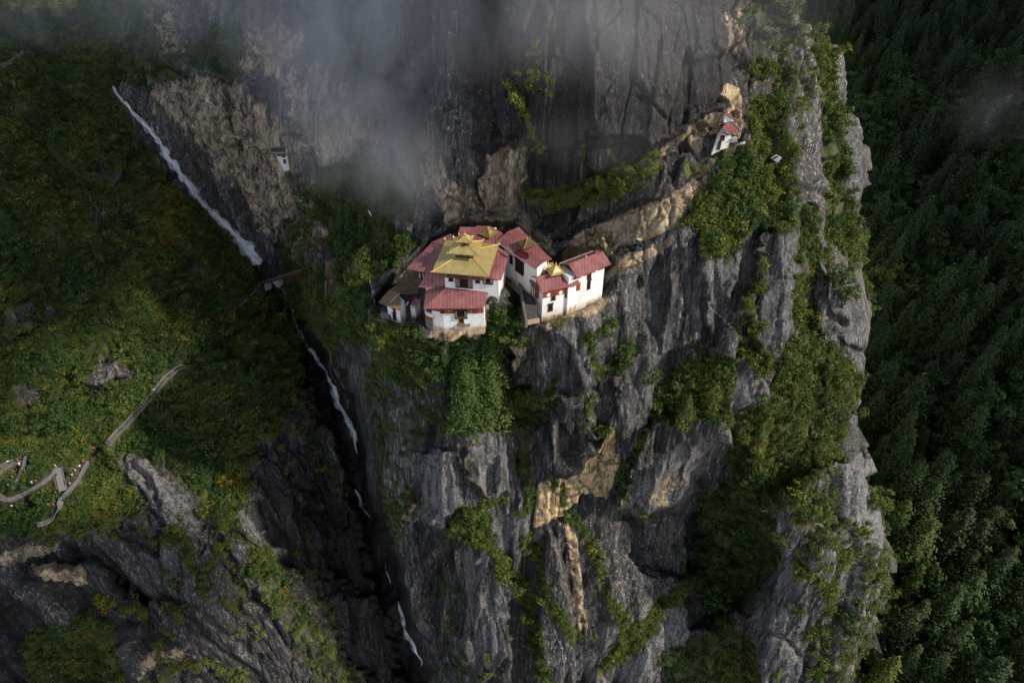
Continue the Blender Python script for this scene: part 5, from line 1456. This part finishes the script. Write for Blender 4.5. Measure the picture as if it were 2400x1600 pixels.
def fall(name, pts, lift=.55, nsub=5):
    P, W = [], []
    for (x0, y0, w0), (x1, y1, w1) in zip(pts[:-1], pts[1:]):
        k = max(2, int(math.hypot(x1 - x0, y1 - y0) / nsub))
        for q in range(k):
            t = q / k; P.append((x0 + (x1 - x0) * t + random.uniform(-.8, .8) + 3.2 * math.sin((y0 + (y1 - y0) * t) * .045) + 1.8 * math.sin((y0 + (y1 - y0) * t) * .13 + 1), y0 + (y1 - y0) * t)); W.append(w0 + (w1 - w0) * t)
    P.append(pts[-1][:2]); W.append(pts[-1][2])
    C = [ground(*p)[0] for p in P]; Nn = [ground(*p)[1] for p in P]
    for _ in range(2): C = [C[0]] + [(C[i - 1] + C[i] * 2 + C[i + 1]) / 4 for i in range(1, len(C) - 1)] + [C[-1]]
    vs, al, ac, co = [], [], [], []
    s = 0; M = 7
    for i, c in enumerate(C):
        d = (C[min(i + 1, len(C) - 1)] - C[max(i - 1, 0)]).normalized()
        toeye = (EYE - c).normalized(); side = d.cross(toeye).normalized()
        nn = side.cross(d); nn = nn if nn.dot(toeye) > 0 else -nn
        wm = .9 * W[i] * (c - EYE).length / FPX * (.9 + .45 * math.sin(i * .61) * math.sin(i * .27 + 1))
        if i: s += (c - C[i - 1]).length
        for k in range(M):
            t = k / (M - 1) * 2 - 1
            vs.append(c + side * t * wm * .62 + nn * (lift + .35 * wm * .3 * (1 - t * t) + random.uniform(-.06, .06)))
            al.append(s); ac.append(t * wm * .5); co.append(1 - abs(t) ** 1.5 - (0.5 if i in (0, len(C) - 1) else 0))
    me = np_mesh(name, [tuple(v) for v in vs], grid_faces(len(C), M), [WATER], True)
    add_attr(me, 'along', al); add_attr(me, 'across', ac); add_attr(me, 'core', co)
    o = put(bpy.data.objects.new(name, me)); tag(o, None, None, None, 'structure')

fall('waterfall', [(262,203,4),(283,228,7),(300,246,8),(330,285,13),(370,330,17),(410,385,20),(450,450,22),(480,485,18),(520,515,17),(560,560,28),(592,595,38),(612,622,30)])
fall('stream', [(686,738,8),(700,775,15),(730,820,12),(760,870,9),(785,910,20),(800,950,22),(825,1010,14),(838,1062,2)])
fall('stream', [(828,1143,3),(845,1180,12),(870,1215,2)])
fall('stream', [(902,1318,1),(920,1375,4)])
fall('stream', [(930,1408,3),(950,1470,20),(974,1510,15),(988,1556,3)])
fall('stream', [(640,655,8),(655,668,7),(662,685,6),(674,705,8),(686,738,7)])

# ------------------------------------------------------------------ the zigzag trail, its railings, stair and walkers
def line3(pts, step=.9, lift=.25):
    out = []
    for a, b in zip(pts[:-1], pts[1:]):
        k = max(1, int(math.hypot(b[0] - a[0], b[1] - a[1]) / 5))
        for q in range(k): out.append(ground(a[0] + (b[0] - a[0]) * q / k, a[1] + (b[1] - a[1]) * q / k)[0])
    out.append(ground(*pts[-1])[0])
    for _ in range(6): out = [out[0]] + [(out[i - 1] + out[i] * 2 + out[i + 1]) / 4 for i in range(1, len(out) - 1)] + [out[-1]]
    return [p + Vector((0, -.5, lift + .35)) for p in out]

def sides(L):
    S = []
    for i in range(len(L)):
        d = L[min(i + 1, len(L) - 1)] - L[max(i - 1, 0)]
        S.append(Vector((d.y, -d.x, 0)).normalized())
    return S

def path(name, pts, w, mat, th=.35):
    L = line3(pts); S = sides(L); m = MB()
    for i in range(len(L) - 1):
        a, b, sa, sb = L[i], L[i + 1], S[i], S[i + 1]
        m.slab([a - sa * w / 2, b - sb * w / 2, b + sb * w / 2, a + sa * w / 2], th)
    tag(m.build(name, mat), kind='structure')
    return L, S

def railing(label, L, S, off, every=4, h=1.0, mat=BLUE):
    t = thing('railing', label, 'railing', L[0], 0, 'railings along the zigzag trail')
    P = [a + s * off for a, s in zip(L, S)]
    for hh in (h, h * .5):
        m = MB(); m.tube([p + UPV * hh for p in P], .085, 5); m.build('rail', CONC, t)
    post = None
    for i in range(0, len(P), every):
        if post is None:
            m = MB(); m.box(P[i] + UPV * h * .45, (1, 0, 0), (0, 1, 0), UPV, .13, .13, h * .62); post = m.build('post', mat, t); p0 = P[i]
        else:
            q = post.copy(); COL.objects.link(q); q.location = P[i] - p0
    return t

L1, S1 = path('footpath', T_MAIN, 1.0, STONE); railing('long pale railing on the straight trail climbing towards the gorge', L1, S1, .55)
L2, S2 = path('footpath', T_LOW[:5], 2.0, STONE); railing('railing along the busy trail just right of the stairway', L2, S2, -.95)
L3, S3 = path('footpath', T_MID, 1.7, STONE); railing('railing on the outer side of the middle zigzag', L3, S3, -.9)
L4, S4 = path('footpath', T_UP, 1.5, STONE); railing('railing of the uppermost zigzag near the left edge', L4, S4, -.8)
L5, S5 = path('footpath', T_UP2, 1.5, STONE); railing('railing going down from the hairpin at the upper zigzag', L5, S5, -.8)
path('footpath', T_BR, 1.3, STONE)
L7, S7 = path('footpath', T_TOP, 1.3, CONC); railing('short railing on the trail at the very top left', L7, S7, .7)
# flagged lower path: single slabs
fp_ = thing('flagstone_path', 'grey flagstone path curving below the trail junction', 'path', ground(132, 1208)[0])
L6 = line3(T_LOW[4:], lift=.3); S6 = sides(L6)
for i in range(len(L6) - 1):
    a, b, sa, sb = L6[i], L6[i + 1], S6[i], S6[i + 1]
    m = MB(); g_ = (b - a) * .05
    m.slab([a + g_ - sa * .8, b - g_ - sb * .8, b - g_ + sb * .8, a + g_ + sa * .8], .35); m.build('paving_slab', CONC, fp_)
st = thing('stairway', 'steep flight of pale steps joining two bends of the trail', 'stairs', ground(147, 1122)[0])
Ls = line3(T_STEP, lift=.45)
a, b = Ls[0], Ls[-1]; n = 13; sd = Vector(((b - a).y, -(b - a).x, 0)).normalized()
step0 = None
for k in range(n):
    p = a.lerp(b, k / (n - 1))
    if step0 is None:
        m = MB(); m.box(p, sd, Vector((-sd.y, sd.x, 0)), UPV, 1.0, .22, .10); step0 = m.build('step', CONC, st); sp0 = p
    else:
        q = step0.copy(); COL.objects.link(q); q.location = p - sp0
for s_ in (-1, 1):
    m = MB(); m.tube([a + sd * 1.15 * s_ + UPV * .75, b + sd * 1.15 * s_ + UPV * .75], .085, 5); m.build('handrail', BLUE, st)

# walkers: a few poses grown as one continuous body each
def body_mesh(name, joints, bones, rad):
    me = bpy.data.meshes.new(name); me.from_pydata(joints, bones, [])
    o = bpy.data.objects.new(name, me); COL.objects.link(o)
    sk = o.modifiers.new('skin', 'SKIN'); o.modifiers.new('sub', 'SUBSURF').levels = 1
    for v, r in zip(me.skin_vertices[0].data, rad): v.radius = (r, r)
    me.skin_vertices[0].data[0].use_root = True
    dg = bpy.context.evaluated_depsgraph_get()
    nm = bpy.data.meshes.new_from_object(o.evaluated_get(dg)); nm.name = name
    bpy.data.objects.remove(o)
    return nm
def pose(stride, arm, bend):
    J = [(0, 0, .95), (0, bend * .3, 1.18), (0, bend * .7, 1.40), (0, bend, 1.50), (0, bend * 1.15 + .02, 1.63), (0, bend * 1.15 + .02, 1.74),
         (-.10, 0, .90), (-.11, stride * .5 + .03, .50), (-.11, stride, .09), (-.11, stride + .14, .04), (.10, 0, .90), (.11, -stride * .4 + .04, .50), (.11, -stride, .10), (.11, -stride + .14, .04),
         (-.20, bend * .7, 1.40), (-.25, bend * .5 - arm * .3, 1.13), (-.22, bend + arm * .4, .92), (-.22, bend + arm * .5, .82), (.20, bend * .7, 1.40), (.25, bend * .5 + arm * .3, 1.13), (.22, bend + arm * .8, .95), (.22, bend + arm * 1.0, .86)]
    E = [(0, 1), (1, 2), (2, 3), (3, 4), (4, 5), (0, 6), (6, 7), (7, 8), (8, 9), (0, 10), (10, 11), (11, 12), (12, 13), (2, 14), (14, 15), (15, 16), (16, 17), (2, 18), (18, 19), (19, 20), (20, 21)]
    R = [.15, .14, .16, .065, .10, .085, .10, .075, .05, .045, .10, .075, .05, .045, .07, .052, .04, .045, .07, .052, .04, .045]
    return J, E, R
def add_person_slots(me):
    me.materials.clear()
    for k in range(4): me.materials.append(None)
    for p in me.polygons:
        z, y = p.center.z, p.center.y
        p.material_index = 3 if z > 1.66 and p.normal.z > -.2 and y < .16 else (2 if z > 1.47 or (z < .93 and abs(p.center.x) > .17) else (1 if z > .93 else 0))
        p.use_smooth = True
    return me
BODIES = [add_person_slots(body_mesh('person_body', *pose(s, a, b))) for s, a, b in ((.0, .05, .0), (.25, .25, .06), (.15, .2, .12))]
SKIN = flat_mat('skin', (.42, .26, .18), .6); HAIR = flat_mat('black_hair', (.015, .012, .01), .5)
CLOTH = {k: flat_mat('cloth_' + k, c, .85, 0, .15, 8) for k, c in dict(red=(.50, .03, .035), orange=(.50, .14, .03), white=(.72, .72, .72), black=(.02, .02, .022), blue=(.06, .09, .20), sky=(.25, .42, .55), yellow=(.50, .42, .08), green=(.10, .28, .14), pink=(.55, .22, .25), grey=(.22, .22, .23), cream=(.55, .48, .38), navy=(.03, .04, .08), tan=(.30, .20, .10)).items()}
def hat_mesh():
    m = MB(); m.lathe((0, 0, 0), [(.0, .12), (.10, .11), (.12, .03), (.24, .0), (.24, -.02), (.12, -.01)], 10)
    me = bpy.data.meshes.new('hat'); me.from_pydata(m.v, [], m.f); return me
def pack_mesh():
    m = MB(); m.loft([Vector((x * .15, -.12 - (.14 if y else 0), 1.02)) for x, y in ((-1, 0), (1, 0), (1, 1), (-1, 1))], [Vector((x * .13, -.12 - (.10 if y else 0), 1.45)) for x, y in ((-1, 0), (1, 0), (1, 1), (-1, 1))], 0, True, True)
    me = bpy.data.meshes.new('backpack'); me.from_pydata(m.v, [], m.f); return me
HAT, PACK = hat_mesh(), pack_mesh()
def person(px, py, top, legs, label, pose_i=0, hat=None, pack=None, rz=None):
    g, nrm = ground(px, py)
    o = put(bpy.data.objects.new('person', BODIES[pose_i]))
    o.location = g + Vector((0, -.5, .62)); o.rotation_euler = (0, 0, random.uniform(0, 6.28) if rz is None else rz)
    o.scale = [random.uniform(.97, 1.08)] * 3
    for k, mt in enumerate((CLOTH[legs], CLOTH[top], SKIN, HAIR)):
        o.material_slots[k].link = 'OBJECT'; o.material_slots[k].material = mt
    tag(o, label, 'person', 'walkers on the zigzag trail')
    for me, nm, col, z in ((HAT, 'hat', hat, 1.74), (PACK, 'backpack', pack, 0)):
        if col:
            c = put(bpy.data.objects.new(nm, me), o); c.location = (0, .0, z)
            if not me.materials: me.materials.append(None)
            c.material_slots[0].link = 'OBJECT'; c.material_slots[0].material = CLOTH[col]
PEOPLE = [
 (56,1077,'red','black','person in red at the hairpin of the uppermost zigzag',1,None,'black'),(50,1083,'orange','grey','person in orange beside the red one at the upper hairpin',0,None,None),
 (27,1087,'white','navy','person in white on the uppermost trail near the left edge',2,None,None),(55,1094,'cream','black','person in cream just below the upper hairpin',1,'white',None),
 (45,1103,'black','black','person all in black on the descending upper zigzag',1,None,None),(37,1124,'tan','black','person in tan near the lower end of the upper zigzag',2,None,'black'),
 (29,1142,'sky','navy','person in light blue at the bottom of the upper zigzag',0,None,None),(84,1137,'grey','black','person in grey with a white hat on the middle zigzag',1,'white',None),
 (92,1134,'blue','navy','person in dark blue beside the one with a white hat',2,None,'navy'),(59,1155,'navy','black','person in navy on the middle zigzag left of the stairway',1,None,None),
 (137,1096,'white','grey','person in white at the head of the stairway',0,None,None),(188,1099,'red','black','person in bright red on the trail above the junction',1,None,'grey'),
 (184,1107,'cream','tan','person in cream behind the bright red one',1,None,None),(194,1098,'white','blue','person in white at the railing near the bright red one',2,None,None),
 (176,1118,'white','black','person in white with black trousers halfway to the junction',1,'black',None),(172,1138,'yellow','navy','person in yellow just above the trail junction',1,None,None),
 (139,1160,'yellow','black','person in yellow at the bench below the stairway',0,None,None),(126,1172,'white','black','person in white left of the bench below the junction',0,None,'black'),
 (134,1178,'green','black','person in green beside the flagstone path',0,None,None),(132,1186,'pink','grey','person in pink below the green one at the flagstone path',0,None,None),
 (122,1186,'pink','tan','person in pink farthest left at the resting place',2,None,None),(36,1190,'white','black','person in white alone below the middle zigzag',0,None,None),
 (220,1060,'white','black','person in white where the trail leaves the bushes',1,None,None),(228,1056,'red','navy','person in red where the trail leaves the bushes',1,None,'red'),
 (204,1088,'red','black','person in red highest on the busy trail by the round bush',2,None,None),(260,1040,'blue','navy','person in dark blue at the foot of the long straight trail',1,None,'navy'),
 (338,953,'white','navy','person in white halfway up the long straight trail',1,None,None),(366,920,'white','grey','person in white near the top of the long straight trail',2,None,None)]
for q in PEOPLE: person(*q[:6], hat=q[6], pack=q[7])
bn = thing('bench', 'wooden bench at the resting place by the flagstone path', 'bench', ground(130, 1164)[0])
p = ground(130, 1164)[0] + Vector((0, -.3, .3))
m = MB(); m.box(p + UPV * .42, (1, -.6, 0), (.6, 1, 0), UPV, .9, .22, .04); m.build('seat', flat_mat('pale_timber', (.32, .24, .14), .8), bn)
for s_ in (-.7, .7):
    m = MB(); m.box(p + Vector((s_, -.6 * s_, .19)), (1, -.6, 0), (.6, 1, 0), UPV, .05, .18, .22); m.build('leg', WOOD, bn)

# ------------------------------------------------------------------ bridge at the foot of the fall
br = thing('footbridge', 'dark footbridge crossing the torrent below the waterfall', 'bridge', ground(650, 655)[0])
A, B = Vector(at(604, 668, ground(604, 672)[0].y - 2.5).tolist()), Vector(at(714, 634, ground(714, 640)[0].y - 2.5).tolist())
u = (B - A).normalized(); v = Vector((u.y, -u.x, 0)).normalized()
m = MB(); m.box((A + B) / 2, u, v, u.cross(v), (B - A).length / 2, 1.5, .25); m.build('deck', WOOD, br)
for s_ in (-1, 1):
    m = MB(); m.tube([A + v * 1.4 * s_ + UPV * 1.1, B + v * 1.4 * s_ + UPV * 1.1], .08, 5); m.tube([A + v * 1.4 * s_ + UPV * .6, B + v * 1.4 * s_ + UPV * .6], .05, 4)
    for k in range(8):
        q = A.lerp(B, k / 7) + v * 1.4 * s_; m.tube([q, q + UPV * 1.15], .06, 4)
    m.build('parapet', WOOD if s_ < 0 else flat_mat('grey_beam', (.20, .19, .18), .8), br)
for f in (.28, .52):
    q = A.lerp(B, f) + v * 1.2
    m = MB(); m.box(q - UPV * 1.6, u, v, UPV, 1.3, .9, 1.4); m.build('pier', CONC, br)
m = MB()
for k in range(9):
    q = Vector(at(664 + k * 1.1, 676 + k * 3.2, A.y - 2 - k * .6).tolist()); m.box(q, u, v, UPV, .55, .35, .25)
stp = thing('side_steps', 'pale stone steps leading down beside the footbridge', 'stairs', ground(668, 690)[0])
tag(m.build('steps', CONC, stp), kind='stuff')

# ------------------------------------------------------------------ shelters, hermitages, huts
sl = thing('gate_shelter', 'red-roofed gate shelter in two steps on the path above the gorge', 'shelter', ground(775, 650)[0])
yS = ground(778, 660)[0].y - 2.0
q = lambda x, y, d=0.0: Vector(at(x, y, yS + d).tolist())
def roof4(root, pts, z, mat=RED, name='roof', th=.15):
    m = MB(); m.slab([Z(a, b, z + dz) for a, b, dz in pts], th); return m.build(name, mat, root)
zS = ground(775, 672)[0].z + 2.2
roof4(sl, [(761, 611, 2.9), (774, 613, 3.1), (793, 645, 3.1), (765, 651, 2.9)], zS)
roof4(sl, [(771, 650, 2.3), (792, 647, 2.4), (799, 659, 2.2), (773, 664, 2.2)], zS, name='porch_roof')
for a, b in ((766, 650), (791, 645), (774, 662), (797, 658)):
    t_ = Z(a, b, zS + 2.1); m = MB(); m.tube([t_, t_ - UPV * 4], .14); m.build('post', WOOD, sl)
c = Z(777, 640, zS + .5); m = MB(); m.box(c, (1, 0, 0), (0, 1, 0), UPV, 1.2, 2.0, 1.6); m.build('wall', WOOD, sl)
kq = thing('small_gate_roof', 'tiny red roof above the gate shelter at the rock foot', 'shelter', ground(748, 600)[0])
zk = ground(748, 612)[0].z + 1.5
roof4(kq, [(743, 595, 2.2), (753, 589, 2.4), (755, 602, 2.2), (747, 604, 2.1)], zk)
m = MB(); m.box(Z(749, 599, zk + .6), (1, 0, 0), (0, 1, 0), UPV, .7, .7, 1.3); m.build('wall', WOOD, kq)
for pts, lab in ((((766, 664), (766, 690), (765, 704)), 'stone path wall running down from the gate shelter'), (((800, 664), (803, 684)), 'short stone wall right of the gate shelter'), (((814, 676), (815, 692), (842, 684)), 'angled stone wall at the bend of the upper path')):
    L = line3(pts, lift=.4); w_ = thing('path_wall', lab, 'wall', L[0]); m = MB()
    for a, b in zip(L[:-1], L[1:]):
        if (b - a).length > .01: m.box((a + b) / 2, (b - a), Vector(((b - a).y, -(b - a).x, 0)), Vector((0, 0, 1)), (b - a).length / 2 + .05, .28, .6)
    m.build('masonry', STONE, w_)

hr = thing('cliff_hermitage', 'small white hermitage with dark red roof on the tan ledge at upper right', 'hermitage', ground(1690, 345)[0])
yH = ground(1690, 352)[0].y - 1.6
h = lambda x, y, d=0.0: Vector(at(x, y, yH + d).tolist())
m = MB()
fr_ = [h(1667, 364), h(1688, 352, .1), h(1708, 346, .3), h(1715, 314, .3), h(1690, 315, .1), h(1681, 328)]
m.slab(fr_, 3.0, 0, Vector((.25, 1, 0))); m.build('wall', WHITE, hr, stain=(-999, -998))
HW = Wall((h(1667, 364).x, yH), (h(1713, 346).x, yH + .3))
dk = lambda x0, y0, x1, y1, nm='window': None
m = MB(); m.slab([h(1689, 318, -.12), h(1695, 317, -.12), h(1694, 331, -.12), h(1686, 332, -.12)], .15, 0, Vector((0, 1, 0))); m.build('window', WOOD, hr)
m = MB(); m.slab([h(1683, 332, -.12), h(1692, 331, -.12), h(1687, 352, -.12), h(1680, 352, -.12)], .15, 0, Vector((0, 1, 0))); m.build('window', WOOD, hr)
m = MB(); m.slab([h(1695.5, 318, -.14), h(1699, 318, -.14), h(1698, 330, -.14), h(1694.5, 330, -.14)], .12, 0, Vector((0, 1, 0))); m.build('window', DARK, hr)
m = MB(); m.slab([h(1701, 313.5, -.16), h(1715.5, 311, -.1), h(1715, 315.5, -.1), h(1700, 318, -.16)], .12, 0, Vector((0, 1, 0))); m.build('painted_band', BAND, hr)
zh = h(1700, 314).z
m = MB(); m.slab([Z(1693, 297, zh + 1.2), Z(1713, 284, zh + 1.5), Z(1737, 307, zh + .6), Z(1704, 314, zh + .3)], .16); m.build('roof', RED, hr)
m = MB(); m.tube([Z(1713, 284, zh + 1.55), Z(1738, 307, zh + .65)], .12); m.build('barge_board', GREYW, hr)
m = MB(); m.slab([h(1697, 287, 1.5), h(1719, 284, 1.5), h(1708, 262, 2.2), h(1699, 268, 2.2)], 1.2, 0, Vector((0, 1, 0))); m.build('upper_wall', WHITE, hr, stain=(-999, -998))
m = MB(); m.slab([h(1699, 268, 2.0), h(1706, 258, 2.6), h(1722, 282, 1.2), h(1717, 278, 1.2)], .15, 0, Vector((0, .6, -.8))); m.build('upper_roof', RED, hr)
lean = thing('tin_lean_to', 'pale tin lean-to attached at the right of the upper hermitage', 'shed', h(1722, 330))
m = MB(); m.slab([Z(1712, 322, zh - 1.0), Z(1724, 319, zh - .8), Z(1732, 324, zh - 1.0), Z(1714, 328, zh - 1.2)], .1); m.build('roof', TIN, lean)
m = MB(); m.slab([h(1711, 328, .2), h(1727, 326, .2), h(1729, 333, .2), h(1711, 334, .2)], 1.0, 0, Vector((0, 1, 0))); m.build('wall', GREYW, lean)
m = MB(); m.slab([h(1712, 335, .1), h(1721, 334, .1), h(1720, 343, .1), h(1709, 345, .1)], .5, 0, Vector((0, 1, 0))); m.build('door', WOOD, lean)
th_ = thing('tin_hut', 'tiny hut with pale tin sheets on the wooded shoulder right of the hermitage', 'hut', ground(1818, 384)[0])
zt = ground(1818, 384)[0].z
m = MB(); m.slab([Z(1806, 371, zt + 1.9), Z(1819, 361, zt + 2.4), Z(1833, 369, zt + 2.0), Z(1823, 381, zt + 1.6)], .12); ro = m.build('roof', TIN, th_)
m = MB(); m.slab([Z(1811, 371, zt + 2.15), Z(1822, 365, zt + 2.45), Z(1824, 367, zt + 2.4), Z(1813, 373, zt + 2.1)], .1); m.build('dark_sheet', DARK, ro)
m = MB(); m.box(Z(1819, 378, zt + .3), (1, .3, 0), (-.3, 1, 0), UPV, .9, .8, 1.4); m.build('wall', GREYW, th_)

hl_ = thing('waterfall_hermitage', 'small white hermitage wedged in the rock beside the waterfall', 'hermitage', ground(660, 395)[0])
yL = min(ground(660, 408)[0].y, ground(650, 380)[0].y, ground(676, 380)[0].y) - 2.0
h2 = lambda x, y, d=0.0: Vector(at(x, y, yL + d).tolist())
m = MB(); m.slab([h2(666, 402), h2(679, 399), h2(672, 361), h2(645, 362)], 4.0, 0, Vector((0, 1, .05))); m.build('wall', WHITE, hl_, stain=(-999, -998))
m = MB(); m.slab([h2(645, 362, -.1), h2(670, 360, -.1), h2(671, 366, -.1), h2(649, 367, -.1)], .15, 0, Vector((0, 1, 0))); m.build('painted_band', BAND, hl_)
for qd in ([(660, 363), (668, 362.5), (669, 369), (661, 369.5)], [(663, 374), (669, 373.5), (671, 384), (665, 384.5)]):
    m = MB(); m.slab([h2(a, b, -.2) for a, b in qd], .15, 0, Vector((0, 1, 0))); m.build('window', WOOD, hl_)
zl = h2(655, 360).z
m = MB(); m.slab([Z(637, 357.5, zl + .8), Z(670, 357, zl + .8), Z(668, 345, zl + 1.6), Z(634, 347, zl + 1.6)], .3); m.build('roof', flat_mat('grey_slate_sheet', (.06, .058, .06), .8), hl_)
m = MB(); m.tube([Z(637, 358, zl + .75), Z(669, 357.5, zl + .75)], .16); m.build('eave_board', GREYW, hl_)

sb = thing('hillside_hut', 'tiny white hut with red roof in the trees up behind the golden temple', 'hut', ground(957, 538)[0])
zb = ground(957, 538)[0].z
m = MB(); m.slab([Z(948, 521, zb + 2.6), Z(960, 520, zb + 2.8), Z(964, 531, zb + 2.2), Z(952, 533, zb + 2.2)], .15); m.build('roof', RED, sb)
m = MB(); m.box(Z(960, 536, zb + 1.2), (1, 0, 0), (0, 1, 0), UPV, .7, .6, 1.1); m.build('wall', WHITE, sb, stain=(-999, -998))

# ------------------------------------------------------------------ flag pole, banners, terrace wall
fpz = ground(880, 722)[0]
fo = thing('flag_pole', 'tall thin pole with gilded top and faded coloured flags left of the brown house', 'flag pole', fpz)
yP = fpz.y
b0, t0 = Vector(at(877.5, 722, yP).tolist()), Vector(at(868.5, 660, yP - .8).tolist())
m = MB(); m.tube([b0 - UPV * .8, t0], .07, 6); m.build('pole', GREYW, fo)
m = MB(); m.lathe(t0 - UPV * .1, [(.32, 0), (.30, .15), (.20, .5), (.16, .9), (.06, 1.2), (.1, 1.4), (.02, 1.7)], 8); m.build('bell_top', GOLD2, fo)
for f0, f1, nm in ((.93, .70, 'blue'), (.68, .56, 'sky'), (.54, .42, 'red'), (.40, .18, 'cream'), (.16, .04, 'green')):
    m = MB(); a, b = b0.lerp(t0, f0), b0.lerp(t0, f1)
    for k in range(4):
        p, q_ = a.lerp(b, k / 4), a.lerp(b, (k + 1) / 4); e = Vector((.42, .06 * (-1) ** k, -.05)); e2_ = Vector((.42, -.06 * (-1) ** k, -.05))
        m.poly([p, q_, q_ + e2_, p + e])
    m.build('flag', CLOTH[nm], fo)
bnr = thing('white_banner', 'small white cloth hanging in the dark trees behind the monastery', 'banner', ground(873, 508)[0])
g_ = ground(873, 508)[0]
m = MB(); m.slab([g_ + Vector((-.9, -.8, 2.4)), g_ + Vector((-.4, -.9, 2.3)), g_ + Vector((.3, -.9, .6)), g_ + Vector((-.2, -.8, .4))], .05, 0, Vector((0, 1, 0))); m.build('cloth', CLOTH['white'], bnr)
tw_ = thing('terrace_wall', 'curved stone wall holding the garden below the brown-roofed house', 'wall', ground(870, 752)[0])
L = line3(((868, 734), (863, 744), (871, 753), (890, 756), (908, 762)), lift=.5); m = MB()
for a, b in zip(L[:-1], L[1:]):
    if (b - a).length > .01: m.box((a + b) / 2, (b - a), Vector(((b - a).y, -(b - a).x, 0)), UPV, (b - a).length / 2 + .06, .28, .55)
m.build('masonry', STONE, tw_)

pf = thing('prayer_flags', 'small red and turquoise cloths on a pole beside the upper hermitage', 'flags', h(1728, 338))
m = MB(); m.tube([h(1722, 338, -.4), h(1746, 331, -.4)], .05, 5); m.build('pole', WOOD, pf)
for x, cl_ in ((1724, 'red'), (1730, 'green'), (1736, 'cream'), (1742, 'white')):
    m = MB(); p = h(x, 337.5 - (x - 1722) * .28, -.45)
    m.slab([p, p + Vector((.45, 0, .05)), p + Vector((.42, -.08, -.5)), p + Vector((.03, -.05, -.5))], .03, 0, Vector((0, 1, 0))); m.build('flag', CLOTH[cl_], pf)
